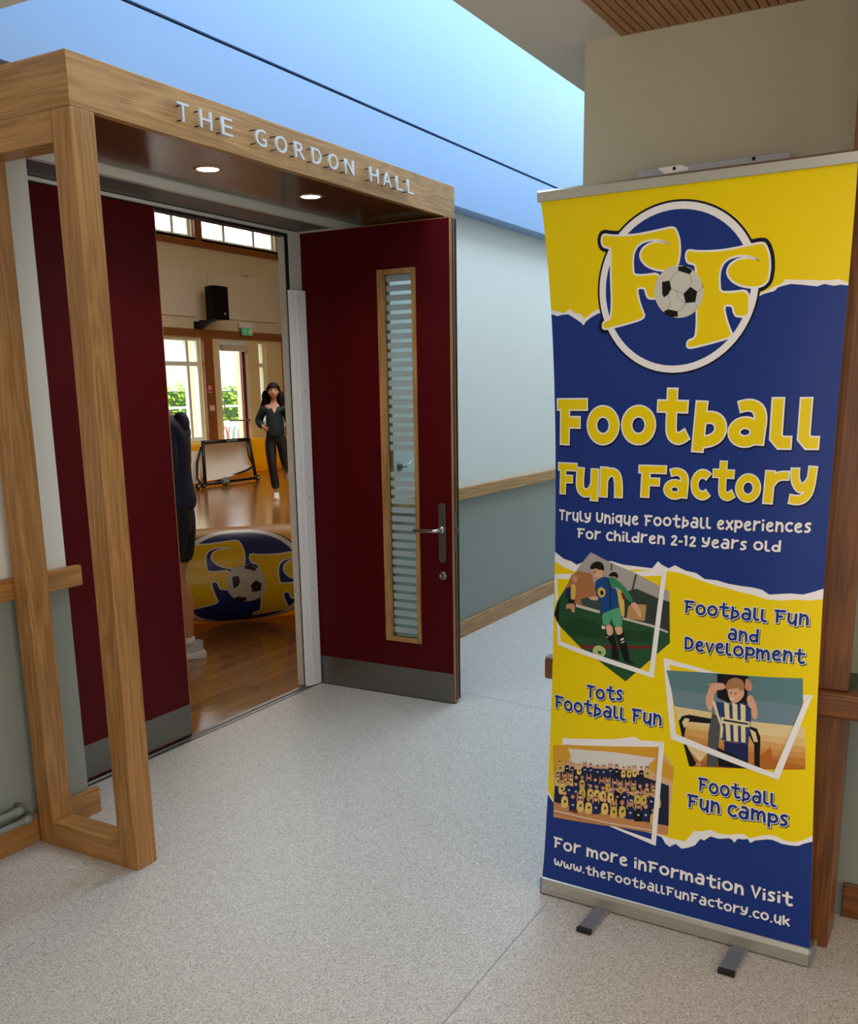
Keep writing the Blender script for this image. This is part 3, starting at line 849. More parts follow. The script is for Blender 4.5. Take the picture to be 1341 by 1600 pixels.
D={'torn': [[(0,1.8154),(.0233,1.8107),(.0436,1.8043),(.0645,1.8148),(.0839,1.802),(.1035,1.7984),(.1108,1.7865),(.1266,1.7933),(.1424,1.804),(.1577,1.8083),(.2642,1.8101),(.4703,1.8051),(.5984,1.8157),(.6258,1.8257),(.6497,1.8358),(.6704,1.8431),(.6818,1.8537),(.7027,1.8507),(.7352,1.8488),(.7643,1.8459),(.793,1.8443),(.8098,1.8462),(.8272,1.8397),(.834,1.8365)],[(0,1.8043),(.0224,1.7977),(.0351,1.8002),(.0597,1.8008),(.0754,1.7915),(.0871,1.7844),(.0987,1.7774),(.1086,1.7685),(.1184,1.7797),(.1342,1.7885),(.1574,1.7981),(.2641,1.7977),(.4706,1.7962),(.5987,1.8099),(.626,1.8211),(.6412,1.8248),(.6503,1.826),(.6562,1.8285),(.6619,1.835),(.6767,1.8387),(.6944,1.8416),(.7183,1.8385),(.742,1.8349),(.7596,1.8322),(.7765,1.8369),(.7998,1.8312),(.8166,1.8331),(.834,1.83)],[(0,1.1171),(.0352,1.0995),(.0629,1.0951),(.0855,1.0866),(.1157,1.1001),(.2068,1.1077),(.2469,1.1004),(.3092,1.0983),(.3398,1.0972),(.3579,1.119),(.3695,1.1097),(.3923,1.1012),(.4105,1.1113),(.4441,1.0984),(.477,1.0942),(.5029,1.0796),(.5385,1.0791),(.5739,1.0721),(.6156,1.0688),(.6428,1.0677),(.6699,1.0633),(.6905,1.0518),(.723,1.0561),(.7487,1.059),(.7806,1.0577),(.8052,1.0653),(.834,1.076)],[(0,1.0879),(.0358,1.0741),(.0816,1.0646),(.1164,1.0716),(.1996,1.079),(.2941,1.0902),(.3401,1.0903),(.3851,1.0938),(.4075,1.0922),(.4298,1.0905),(.4594,1.0828),(.4887,1.0751),(.5321,1.0653),(.5746,1.0589),(.6096,1.0519),(.6439,1.0481),(.6846,1.0383),(.7241,1.038),(.7624,1.0437),(.8004,1.0426),(.834,1.0486)],[(0,.3511),(.0208,.3239),(.1358,.3088),(.2732,.3009),(.3713,.3005),(.4034,.2945),(.4279,.2914),(.4485,.2927),(.469,.2923),(.482,.311),(.4983,.3337),(.5184,.3349),(.5431,.3473),(.5679,.341),(.6004,.3433),(.626,.3523),(.6451,.3548),(.6579,.3476),(.6705,.3503),(.6952,.3621),(.7136,.3675),(.7351,.3685),(.7535,.3606),(.7746,.3597),(.7895,.3608),(.81,.3707),(.834,.3872)],[(0,.3377),(.0212,.3172),(.1361,.3021),(.2734,.2943),(.3715,.2941),(.3972,.2888),(.4088,.2706),(.4232,.2644),(.4354,.2801),(.4285,.2687),(.4403,.2785),(.4594,.2673),(.4796,.2757),(.4995,.2874),(.5157,.3119),(.5274,.3095),(.5452,.3263),(.5716,.3248),(.6007,.3332),(.6088,.3316),(.617,.3234),(.6263,.3373),(.6454,.3398),(.6549,.3436),(.663,.3327),(.6769,.3433),(.7078,.3532),(.7262,.3553),(.7508,.3487),(.7749,.3484),(.7957,.3505),(.8103,.3595),(.834,.3697)]],
'ring': [(.1596,1.8673),(.6158,1.8388),(.3983,2.0666),(.4024,1.6305)],
'logoF': [[(.1822,2.0007),(.2058,1.995),(.2382,1.9921),(.2782,1.991),(.3256,1.9948),(.3819,2.0014),(.3901,1.9897),(.3968,1.9686),(.3983,1.9411),(.3937,1.9122),(.3829,1.9026),(.3673,1.8985),(.3477,1.8992),(.324,1.9051),(.3043,1.9153),(.2925,1.9285),(.2888,1.9411),(.2963,1.9555),(.3139,1.9652),(.3367,1.9682),(.3599,1.9642),(.3745,1.9561),(.3677,1.967),(.3446,1.9758),(.3174,1.9789),(.2936,1.9746),(.2766,1.9642),(.2669,1.9481),(.2634,1.9236),(.265,1.8898),(.2958,1.8866),(.3429,1.889),(.3429,1.83),(.3256,1.8292),(.3107,1.8311),(.3055,1.841),(.3027,1.8554),(.2914,1.8596),(.2784,1.8587),(.275,1.85),(.2809,1.8228),(.289,1.8009),(.2984,1.7796),(.2325,1.7657),(.1729,1.7555),(.1732,1.7721),(.1976,1.7783),(.2028,1.8236),(.2015,1.896),(.2048,1.9566),(.2011,1.9676),(.1806,1.973),(.1773,1.9875)],[(.4219,1.9409),(.4454,1.9355),(.4776,1.9329),(.5171,1.9322),(.5636,1.9364),(.6187,1.9435),(.6275,1.932),(.6352,1.911),(.6382,1.8836),(.6352,1.8548),(.6251,1.8451),(.61,1.8409),(.5907,1.8414),(.5671,1.847),(.547,1.857),(.5347,1.87),(.5304,1.8825),(.537,1.897),(.5538,1.9069),(.5761,1.91),(.5992,1.9062),(.614,1.8983),(.6067,1.9091),(.5835,1.9177),(.5564,1.9205),(.5332,1.916),(.517,1.9054),(.5084,1.8893),(.5063,1.8649),(.5098,1.8312),(.5402,1.8284),(.5865,1.8312),(.5894,1.7724),(.5725,1.7715),(.5577,1.7732),(.5521,1.783),(.5487,1.7973),(.5373,1.8014),(.5246,1.8004),(.5217,1.7917),(.5288,1.7647),(.5379,1.7429),(.5481,1.7218),(.4841,1.7073),(.4264,1.6965),(.4259,1.713),(.4494,1.7194),(.4522,1.7646),(.447,1.8368),(.4467,1.8972),(.4425,1.9082),(.4221,1.9132),(.4179,1.9277)]],
'ball': [(.4664,1.8367),(.4654,1.8239),(.4619,1.8118),(.4559,1.8008),(.4476,1.7912),(.4373,1.7835),(.4255,1.778),(.4124,1.7748),(.3988,1.7742),(.385,1.7761),(.3716,1.7806),(.3592,1.7874),(.3483,1.7963),(.3394,1.807),(.3327,1.819),(.3286,1.8318),(.3273,1.845),(.3287,1.858),(.3328,1.8703),(.3393,1.8814),(.3481,1.8909),(.3587,1.8984),(.3708,1.9036),(.3838,1.9064),(.3972,1.9067),(.4106,1.9045),(.4234,1.8998),(.4352,1.893),(.4456,1.8841),(.4542,1.8737),(.4607,1.862),(.4648,1.8495)],
'pent': [[(.3945,1.9035),(.4137,1.9038),(.4349,1.892),(.4274,1.8822),(.41,1.8885),(.3965,1.8929)],[(.3496,1.8683),(.3713,1.8703),(.3761,1.8491),(.3675,1.8356),(.3557,1.8285),(.3504,1.8366)],[(.4107,1.8348),(.4298,1.851),(.4492,1.8377),(.444,1.812),(.4169,1.8107)],[(.3559,1.7939),(.3679,1.7975),(.3949,1.7912),(.3959,1.7778),(.3761,1.777),(.358,1.785)],[(.4621,1.8592),(.4654,1.847),(.4631,1.8465)],[(.4502,1.7978),(.4433,1.793),(.4407,1.7896)]],
'seam': [[(.3761,1.8491),(.3911,1.8429),(.4099,1.8348)],[(.3965,1.8929),(.3829,1.8835),(.3732,1.8702)],[(.4274,1.8822),(.4333,1.8663),(.4298,1.851)],[(.3675,1.8356),(.3736,1.8142),(.3679,1.7975)],[(.4169,1.8107),(.4093,1.7982),(.3949,1.7912)],[(.3911,1.8429),(.3952,1.827),(.4169,1.8107)],[(.4492,1.8377),(.4624,1.8465)],[(.444,1.812),(.4502,1.7978)]],
'title': [('F',.008,.1197,1.4349,1.5697),
('o',.1147,.2249,1.4377,1.5496),
('o',.2285,.339,1.4395,1.55),
('t',.3389,.4432,1.442,1.5952),
('b',.4453,.5475,1.4219,1.5613),
('a',.5479,.6566,1.4371,1.5639),
('l',.6639,.7258,1.4338,1.5673),
('l',.7374,.7966,1.4339,1.5666),
('F',.01,.0839,1.2913,1.386),
('u',.0771,.1598,1.2773,1.3755),
('n',.1597,.2392,1.2899,1.3789),
('F',.2869,.3758,1.2948,1.3869),
('a',.3657,.4438,1.2932,1.3817),
('c',.4479,.51,1.2947,1.3805),
('t',.5111,.5818,1.296,1.4038),
('o',.5781,.6515,1.2943,1.3717),
('r',.656,.7259,1.2919,1.3819),
('y',.7249,.7981,1.2921,1.3954)],
'lines': [('Truly Unique Football experiences',(.0153,1.2143),(.7921,1.2215),.0315,0),
('For Children 2-12 Years old',(.0846,1.1665),(.715,1.168),.0293,0),
('Football Fun',(.444,.9779),(.8011,.9748),.0365,1),
('and',(.5778,.9152),(.6672,.9179),.036,1),
('Development',(.4495,.8727),(.7957,.8699),.0371,1),
('Tots',(.1322,.6834),(.2575,.6923),.0402,1),
('Football Fun',(.0138,.6276),(.3861,.6352),.0412,1),
('Football',(.5048,.4592),(.7331,.4537),.041,1),
('Fun Camps',(.4727,.4012),(.7679,.4009),.0416,1),
('For more information Visit',(.0319,.1653),(.785,.1688),.0367,2),
('www.theFootballFunFactory.co.uk',(.0373,.1047),(.779,.106),.0292,2)],
'pics': [('frame',[(-.0027,1.0491),(.0723,1.0579),(.0673,1.0414),(.0094,1.0351),(.0302,.8458),(.0192,.8318)]),
('frame',[(.2702,1.0815),(.387,1.0961),(.3802,1.08),(.2985,1.0707)]),
('grass',[(.1348,1.1281),(.2062,1.1029),(.289,1.0788),(.3664,1.048),(.3969,1.0355),(.404,.8867),(.3645,.8496),(.265,.7539),(.1692,.8057),(.0997,.8401),(.0211,.8938),(.0007,.9235),(.0113,.9638),(.0549,1.0284),(.093,1.0816)]),
('sky',[(.1348,1.1281),(.2062,1.1029),(.289,1.0788),(.3664,1.048),(.3969,1.0355),(.3993,.989),(.2916,1.001),(.1957,1.0201),(.0941,1.0357),(.0724,1.0536),(.093,1.0816)]),
('brick',[(.0652,1.0528),(.0933,1.0687),(.1381,1.0659),(.1563,1.0134),(.1714,.9547),(.0854,.9679),(.0523,.9871),(.0407,1.0033),(.0549,1.0284)]),
('dark',[(.2502,1.0196),(.2905,1.0345),(.3617,1.0131),(.3986,1.0055),(.402,.9172),(.325,.9313),(.2494,.9459)]),
('fence',[(.1025,.9845),(.1299,.9934),(.1705,.9833),(.178,.9554),(.1065,.9675)]),
('tan',[(.2672,.9818),(.2858,.9892),(.326,.9903),(.3215,.9422),(.2622,.9444)]),
('pale',[(.0854,.9679),(.1713,.9575),(.1715,.9489),(.0856,.9591)]),
('pale',[(.2494,.9459),(.3494,.9339),(.3983,.9196),(.3955,.9151),(.3466,.9266),(.2496,.9397)]),
('fence',[(.286,1.0758),(.2922,1.0749),(.2814,1.0281),(.2751,1.0289)]),
('fence',[(.2062,1.1029),(.211,1.1018),(.2085,1.0806),(.2036,1.0802)]),
('red2',[(.0996,.8431),(.3455,.8714),(.3457,.8643),(.1104,.8328)]),
('grassd',[(.0211,.8938),(.0971,.9283),(.2315,.9068),(.344,.9136),(.3451,.8827),(.2001,.8741),(.081,.8701)]),
('black',[(.0007,.9235),(.0227,.9714),(.0209,.8997),(.013,.9045)]),
('skin2',[(.0672,1.0443),(.0741,1.0544),(.0884,1.0547),(.0906,1.0353),(.0765,1.0309)]),
('yel2',[(.0658,1.0268),(.0837,1.0288),(.0833,.9793),(.0653,.98)]),
('black',[(.0562,.9788),(.0814,.9805),(.0782,.967),(.0565,.9671)]),
('skin2',[(.0474,.963),(.0817,.9703),(.0819,.9396),(.0736,.94),(.0642,.9534),(.0497,.9456)]),
('navy2',[(.0443,1.0096),(.0643,1.0178),(.0653,.98),(.0469,.9806)]),
('yel2',[(.2244,1.0313),(.247,1.0221),(.2545,.9862),(.2558,.9466),(.2446,.9483)]),
('skin2',[(.2009,1.0631),(.2267,1.0597),(.2286,1.0514),(.2077,1.0524)]),
('hair4',[(.1983,1.0651),(.207,1.0754),(.223,1.0776),(.2312,1.0685),(.2293,1.0577),(.2202,1.0647),(.2009,1.0625)]),
('red2',[(.2408,1.0187),(.2566,1.0174),(.2635,.9997),(.2477,.9996)]),
('black',[(.1915,.8876),(.2206,.894),(.2402,.8356),(.2408,.8154),(.2148,.8207),(.217,.8559)]),
('black',[(.2304,.8908),(.2541,.9007),(.268,.8622),(.2772,.8201),(.298,.8083),(.26,.815),(.2463,.8451)]),
('skin',[(.1922,.9195),(.215,.9192),(.2207,.8911),(.1999,.8828)]),
('skin',[(.2215,.9171),(.2487,.9202),(.251,.8975),(.2321,.8895)]),
('green2',[(.1781,.9497),(.2104,.9646),(.2373,.9759),(.2443,.9568),(.2519,.9177),(.2216,.9142),(.2111,.9418),(.2069,.9183),(.1842,.9128)]),
('white2',[(.1792,.9151),(.1925,.9109),(.191,.9035),(.1795,.9036)]),
('green',[(.1946,1.0583),(.2138,1.0628),(.2464,1.0417),(.2659,1.0239),(.2855,.9976),(.2732,.9908),(.2537,1.0115),(.234,1.0322),(.2083,1.0327),(.195,1.0428)]),
('skin',[(.2733,.988),(.2887,.9965),(.3016,.9823),(.3133,.9554),(.3043,.9488),(.2943,.9675),(.2799,.9774)]),
('skin',[(.1349,.9954),(.1634,1.0012),(.167,.9887),(.1403,.9858),(.1299,.9919)]),
('blue2',[(.1521,1.0444),(.1847,1.0616),(.2011,1.0575),(.2035,1.0322),(.2277,1.0288),(.2373,.9759),(.2104,.9632),(.1798,.9498),(.1722,.9835),(.1634,.9998),(.1544,1.0218)]),
('yel2',[(.1627,1.0226),(.1758,1.0296),(.1891,1.0224),(.1896,1.0053),(.1768,.9955),(.1633,1.0027)]),
('black',[(.1696,1.0147),(.1793,1.02),(.1845,1.0105),(.1766,1.0026)]),
('skin',[(.1411,1.0804),(.1611,1.0822),(.1807,1.0867),(.1829,1.0671),(.162,1.0496),(.152,1.0501),(.1466,1.061)]),
('hair4',[(.1326,1.0811),(.1407,1.096),(.1604,1.1048),(.177,1.1005),(.184,1.0842),(.1811,1.0726),(.1743,1.0805),(.1645,1.0783),(.1577,1.0833),(.1428,1.0777)]),
('skin2',[(.1783,1.0795),(.1835,1.0799),(.1838,1.0686),(.1786,1.0673)]),
('black',[(.1464,1.069),(.1554,1.0715),(.1554,1.0692),(.1471,1.0668)]),
('black',[(.1453,1.0723),(.1566,1.0756),(.1566,1.0739),(.146,1.0706)]),
('red2',[(.1518,1.0552),(.1591,1.0571),(.1585,1.055),(.1525,1.0536)]),
('skin2',[(.1441,1.0665),(.1488,1.0669),(.151,1.0609),(.1467,1.0593)]),
('white2',[(.2436,.8794),(.2545,.8859),(.2566,.8809),(.246,.8745)]),
('white2',[(.2471,.8706),(.2586,.8769),(.2593,.8744),(.2481,.8678)]),
('pale',[(.1966,.881),(.2031,.8832),(.2038,.881),(.1974,.8784)]),
('navy2',[(.1947,1.0541),(.1986,1.0544),(.2083,1.0327),(.2103,.9675),(.2064,.9665),(.2036,1.0266)]),
('lime',[(.1498,.8354),(.1578,.8483),(.1744,.8534),(.1928,.847),(.1981,.8331),(.1887,.8187),(.1688,.8189),(.1535,.8241)]),
('navy2',[(.1683,.835),(.1816,.8338),(.1802,.8263),(.1702,.8279)]),
('frame',[(.3706,1.0793),(.387,1.0961),(.3563,.7772),(.3419,.7939)]),
('frame',[(.0192,.8318),(.0302,.8458),(.3419,.7939),(.3563,.7772)]),
('frame',[(.3847,.8408),(.4049,.8231),(.4311,.6203),(.416,.6026)]),
('frame',[(.3847,.8408),(.548,.8181),(.5994,.8176),(.5999,.8052),(.4049,.8231)]),
('frame',[(.7751,.7835),(.8212,.7851),(.817,.7699),(.7759,.7645)]),
('teal',[(.3957,.8054),(.5517,.8168),(.6424,.8212),(.793,.8301),(.7963,.7699),(.7819,.6951),(.6508,.6923),(.5298,.7013),(.4246,.7018),(.4124,.7521)]),
('teal2',[(.4124,.7521),(.528,.7521),(.6485,.7564),(.797,.7526),(.7819,.6951),(.6508,.6923),(.5298,.7013),(.4246,.7018)]),
('cream',[(.4246,.7018),(.5298,.7013),(.6508,.6923),(.7819,.6951),(.8026,.6937),(.8073,.638),(.6562,.639),(.4556,.6432),(.4378,.6553)]),
('cream2',[(.4358,.655),(.6556,.657),(.8051,.6624),(.8073,.638),(.6562,.639),(.4538,.6391)]),
('amber',[(.4517,.6425),(.6561,.6426),(.8073,.638),(.809,.6064),(.6574,.6029),(.4567,.6058)]),
('orange',[(.4566,.6096),(.6572,.6065),(.8089,.6099),(.8094,.5746),(.6588,.5539),(.4763,.5281)]),
('amber3',[(.4563,.6208),(.6568,.6192),(.8081,.6222),(.809,.6064),(.6574,.6029),(.4567,.6058)]),
('rust',[(.47,.5477),(.6585,.5667),(.696,.609),(.7129,.6259),(.7208,.5948),(.8091,.5834),(.8094,.5746),(.6588,.5539),(.4763,.5281)]),
('cream',[(.4591,.5912),(.5336,.5818),(.5082,.5472)]),
('black',[(.4396,.6593),(.4487,.6757),(.4697,.6835),(.5379,.6824),(.5384,.6677),(.4742,.663),(.4614,.6404),(.4567,.6058),(.497,.5414),(.4896,.5305),(.4763,.5281),(.4572,.5908)]),
('cream',[(.4493,.6571),(.4585,.6717),(.472,.6719),(.4707,.6531),(.4575,.6416)]),
('black',[(.6496,.6777),(.6728,.674),(.6834,.6504),(.6841,.5618),(.6691,.5666),(.6666,.6262),(.6504,.6526)]),
('cream',[(.6516,.6708),(.6696,.6627),(.6769,.635),(.6652,.635)]),
('grey2',[(.541,.7012),(.5674,.6906),(.5631,.5943),(.5608,.5438),(.5292,.5379),(.5318,.6408)]),
('black',[(.5518,.8157),(.6424,.8201),(.6421,.7377),(.5879,.7372),(.5543,.7468)]),
('skin2',[(.6354,.8186),(.6557,.7999),(.6548,.7785),(.6334,.7793)]),
('skin2',[(.5748,.7929),(.5417,.7885),(.5195,.7818),(.5536,.7684),(.5755,.7751)]),
('skin',[(.5326,.7818),(.5565,.7887),(.5787,.7863),(.5755,.7733),(.5462,.7674),(.5409,.7048),(.5297,.7031),(.5174,.7342)]),
('skin',[(.6377,.7585),(.655,.7715),(.6705,.738),(.6751,.7065),(.6614,.6956),(.6513,.7282)]),
('blueS',[(.538,.7354),(.6026,.7321),(.6311,.7451),(.6549,.7287),(.6545,.6893),(.6496,.6235),(.5695,.625),(.572,.6621),(.556,.6998)]),
('creamS',[(.575,.7371),(.5898,.7339),(.5989,.6262),(.5861,.6259)]),
('creamS',[(.5993,.7381),(.614,.7348),(.6205,.6272),(.6078,.6269)]),
('creamS',[(.6234,.739),(.6379,.7357),(.6419,.6281),(.6293,.6279)]),
('creamS',[(.538,.7354),(.5492,.7352),(.5597,.7004),(.5757,.6627),(.5731,.6293),(.5675,.632),(.5684,.6615),(.5543,.6959)]),
('creamS',[(.5673,.6924),(.6527,.6908),(.6515,.6744),(.5698,.6745)]),
('navy3',[(.5749,.6874),(.6475,.6861),(.6477,.6811),(.5751,.6816)]),
('navy2',[(.5788,.6229),(.6496,.6235),(.6512,.5691),(.5935,.5627),(.5817,.5902)]),
('skin',[(.5805,.7865),(.6076,.7937),(.6313,.7861),(.6339,.7651),(.6203,.7454),(.6025,.735),(.5893,.7482)]),
('hair2',[(.577,.7825),(.5854,.8033),(.6068,.8132),(.6287,.8071),(.635,.7831),(.6228,.7743),(.6152,.784),(.5937,.7776),(.5811,.7722)]),
('white2',[(.5927,.7541),(.6055,.7523),(.6021,.7464),(.5948,.7483)]),
('black',[(.5922,.7673),(.5969,.7687),(.5971,.7651),(.5927,.7638)]),
('black',[(.605,.7676),(.6104,.7684),(.6105,.7652),(.6054,.7645)]),
('black',[(.5591,.6011),(.6511,.5727),(.6517,.5545),(.5645,.5444)]),
('skin2',[(.4968,.5451),(.512,.5479),(.5123,.5359),(.4972,.5331)]),
('frame',[(.8212,.7851),(.7381,.5353),(.7238,.5537),(.8006,.7685)]),
('frame',[(.416,.6026),(.4311,.6203),(.7238,.5537),(.7381,.5353)]),
('frame',[(.0498,.5362),(.2315,.5685),(.3011,.5886),(.3178,.5805),(.3967,.5879),(.3956,.5723),(.0469,.5115)]),
('peach',[(.012,.5027),(.0657,.5183),(.3797,.5704),(.4289,.515),(.4159,.2996),(.3842,.2971),(.2267,.2868),(.0277,.268)]),
('white2',[(.0699,.5077),(.2327,.5273),(.3647,.5326),(.3531,.4881),(.0865,.4637)]),
('amber2',[(.012,.5027),(.0657,.5183),(.3797,.5704),(.3775,.535),(.2327,.5273),(.0699,.5077),(.082,.4857),(.057,.4503),(.0182,.4142)]),
('amber2',[(.3743,.5328),(.3968,.5307),(.4289,.515),(.427,.4711),(.3497,.4937),(.3522,.5162)]),
('navy3',[(.0278,.4166),(.1305,.4568),(.2679,.478),(.4148,.4562),(.4167,.3302),(.3578,.3201),(.2727,.3172),(.15,.3088),(.025,.3182)]),
('wood2',[(.0242,.318),(.1495,.322),(.2725,.3237),(.4151,.3298),(.4159,.2996),(.3842,.2971),(.2267,.2868),(.0277,.268)]),
('white2',[(.0256,.2912),(.2263,.2967),(.3839,.3067),(.384,.3041),(.2265,.2934),(.0258,.2879)]),
('yel2',[(.034,.4428),(.0419,.4482),(.05,.4467),(.052,.425),(.0339,.4206)]),
('black',[(.04,.4373),(.0468,.4408),(.0478,.4357),(.041,.4324)]),
('skin',[(.0467,.4552),(.0453,.4511),(.0418,.4487),(.0382,.4494),(.0365,.4528),(.0379,.4569),(.0414,.4593),(.045,.4586)]),
('hair4',[(.036,.4526),(.0366,.457),(.0413,.4604),(.0462,.4593),(.0472,.4553),(.0442,.4574),(.0388,.4561)]),
('skin2',[(.0631,.4461),(.0599,.4472),(.0607,.4671),(.0638,.4679)]),
('skin2',[(.0746,.4488),(.0776,.4513),(.0753,.4705),(.0722,.4698)]),
('black',[(.061,.4475),(.0687,.4527),(.0766,.4511),(.0785,.4295),(.0608,.4253)]),
('pale',[(.0653,.442),(.0735,.4434),(.0737,.4397),(.0655,.4383)]),
('skin',[(.0734,.4596),(.0721,.4555),(.0686,.4532),(.0651,.4539),(.0635,.4573),(.0648,.4614),(.0682,.4638),(.0718,.463)]),
('hair2',[(.0629,.4572),(.0636,.4615),(.0682,.4649),(.0729,.4637),(.0739,.4597),(.0709,.4618),(.0657,.4606)]),
('skin2',[(.0826,.446),(.0794,.4471),(.0802,.467),(.0833,.4677)]),
('skin2',[(.0939,.4485),(.0969,.451),(.0946,.4702),(.0915,.4695)]),
('navy2',[(.0804,.4474),(.088,.4525),(.0958,.4508),(.0977,.4292),(.0803,.4253)]),
('pale',[(.0847,.4418),(.0928,.4432),(.093,.4395),(.0849,.4382)]),
('skin',[(.0927,.4594),(.0914,.4553),(.088,.453),(.0845,.4538),(.0829,.4572),(.0842,.4612),(.0876,.4635),(.0911,.4628)]),
('hair2',[(.0824,.4571),(.083,.4614),(.0876,.4647),(.0923,.4634),(.0932,.4595),(.0903,.4616),(.0851,.4604)]),
('yel3',[(.1057,.4506),(.1132,.4557),(.1209,.4539),(.1226,.4324),(.1055,.4286)]),
('black',[(.1114,.445),(.1178,.4482),(.1187,.4431),(.1123,.4401)]),
('skin',[(.1178,.4625),(.1165,.4585),(.1132,.4562),(.1097,.457),(.1082,.4604),(.1095,.4644),(.1128,.4667),(.1162,.4659)]),
('hair2',[(.1077,.4603),(.1083,.4646),(.1128,.4678),(.1174,.4665),(.1183,.4626),(.1154,.4647),(.1104,.4636)]),
('skin2',[(.1282,.4569),(.1251,.458),(.1259,.4777),(.1289,.4784)]),
('skin2',[(.1391,.4592),(.142,.4616),(.1399,.4806),(.1369,.48)]),
('navy2',[(.1261,.4583),(.1335,.4633),(.141,.4614),(.1428,.44),(.1259,.4363)]),
('pale',[(.1303,.4527),(.1381,.4539),(.1382,.4503),(.1304,.4491)]),
('skin2',[(.138,.47),(.1367,.466),(.1335,.4637),(.1301,.4646),(.1285,.468),(.1298,.472),(.1331,.4742),(.1365,.4734)]),
('hair2',[(.128,.4679),(.1287,.4721),(.1331,.4753),(.1376,.474),(.1385,.4701),(.1357,.4722),(.1307,.4712)]),
('navy2',[(.1471,.4603),(.1544,.4652),(.1619,.4633),(.1635,.442),(.1469,.4384)]),
('pale',[(.1512,.4547),(.1589,.4559),(.1591,.4522),(.1513,.4511)]),
('skin2',[(.1589,.4719),(.1576,.4679),(.1544,.4657),(.151,.4665),(.1495,.4699),(.1508,.4739),(.154,.4761),(.1574,.4753)]),
('hair4',[(.149,.4698),(.1496,.4741),(.154,.4773),(.1585,.4759),(.1594,.472),(.1566,.4741),(.1517,.4731)]),
('navy2',[(.1714,.4604),(.1786,.4653),(.186,.4633),(.1876,.442),(.1712,.4386)]),
('pale',[(.1755,.4548),(.1831,.4559),(.1832,.4523),(.1756,.4512)]),
('skin2',[(.183,.4718),(.1818,.4679),(.1786,.4657),(.1753,.4666),(.1738,.47),(.1751,.4739),(.1783,.4761),(.1816,.4753)]),
('hair4',[(.1733,.4699),(.1739,.4741),(.1782,.4772),(.1827,.4759),(.1835,.4719),(.1808,.4741),(.1759,.4731)]),
('skin2',[(.1945,.4627),(.1916,.464),(.1924,.4834),(.1953,.484)]),
('skin2',[(.2051,.4649),(.2079,.4673),(.2059,.4861),(.203,.4855)]),
('navy2',[(.1925,.4642),(.1996,.469),(.2069,.4671),(.2085,.4458),(.1923,.4425)]),
('pale',[(.1965,.4586),(.2041,.4597),(.2042,.4561),(.1966,.455)]),
('skin',[(.204,.4755),(.2028,.4716),(.1996,.4695),(.1964,.4703),(.1949,.4737),(.1961,.4777),(.1993,.4798),(.2026,.4789)]),
('hair3',[(.1944,.4736),(.195,.4778),(.1993,.4809),(.2036,.4795),(.2045,.4756),(.2018,.4778),(.197,.4769)]),
('skin2',[(.2169,.4711),(.214,.4724),(.2149,.4917),(.2177,.4923)]),
('skin2',[(.2274,.4732),(.2302,.4756),(.2282,.4943),(.2253,.4938)]),
('navy2',[(.215,.4726),(.222,.4773),(.2292,.4754),(.2308,.4542),(.2147,.451)]),
('pale',[(.2189,.467),(.2264,.468),(.2265,.4645),(.219,.4634)]),
('skin',[(.2263,.4838),(.2251,.4799),(.222,.4778),(.2188,.4787),(.2173,.4821),(.2185,.486),(.2217,.4881),(.2249,.4872)]),
('hair2',[(.2168,.482),(.2174,.4862),(.2216,.4892),(.226,.4878),(.2268,.4839),(.2241,.4861),(.2194,.4852)]),
('skin2',[(.2383,.4729),(.2354,.4741),(.2363,.4934),(.2391,.4939)]),
('skin2',[(.2487,.4749),(.2514,.4772),(.2494,.4959),(.2466,.4954)]),
('black',[(.2364,.4743),(.2433,.479),(.2505,.4771),(.252,.456),(.2361,.4528)]),
('pale',[(.2403,.4688),(.2477,.4698),(.2478,.4662),(.2404,.4652)]),
('skin2',[(.2476,.4855),(.2464,.4816),(.2433,.4795),(.2401,.4804),(.2387,.4838),(.2399,.4876),(.243,.4898),(.2462,.4889)]),
('hair4',[(.2382,.4837),(.2388,.4878),(.243,.4909),(.2473,.4895),(.2481,.4856),(.2454,.4878),(.2407,.4868)]),
('yel3',[(.2593,.4727),(.2662,.4774),(.2733,.4754),(.2749,.4544),(.259,.4512)]),
('black',[(.2645,.4669),(.2705,.4699),(.2713,.4649),(.2653,.4622)]),
('skin',[(.2705,.4838),(.2693,.4799),(.2662,.4778),(.263,.4787),(.2616,.4821),(.2628,.486),(.2659,.4881),(.2691,.4872)]),
('hair3',[(.2612,.482),(.2618,.4861),(.2659,.4892),(.2701,.4877),(.271,.4839),(.2683,.4861),(.2637,.4852)]),
('skin2',[(.2802,.4742),(.2774,.4754),(.2782,.4946),(.281,.4951)]),
('skin2',[(.2904,.4762),(.2931,.4785),(.2911,.4971),(.2884,.4965)]),
('yel2',[(.2783,.4756),(.2851,.4803),(.2922,.4783),(.2937,.4574),(.278,.4543)]),
('black',[(.2835,.4699),(.2893,.4728),(.2901,.4679),(.2843,.4651)]),
('skin',[(.2894,.4867),(.2882,.4828),(.2851,.4807),(.282,.4816),(.2806,.485),(.2818,.4889),(.2848,.4909),(.288,.49)]),
('hair2',[(.2801,.4849),(.2807,.489),(.2848,.4921),(.289,.4906),(.2898,.4868),(.2872,.489),(.2826,.4881)]),
('skin2',[(.2979,.4802),(.2951,.4814),(.2959,.5005),(.2987,.501)]),
('skin2',[(.308,.4821),(.3107,.4844),(.3088,.5029),(.306,.5024)]),
('yel3',[(.296,.4816),(.3028,.4862),(.3098,.4842),(.3113,.4634),(.2957,.4603)]),
('black',[(.3011,.4759),(.307,.4788),(.3078,.4738),(.3019,.4711)]),
('skin',[(.307,.4926),(.3058,.4888),(.3028,.4867),(.2997,.4876),(.2983,.4909),(.2995,.4948),(.3025,.4968),(.3056,.4959)]),
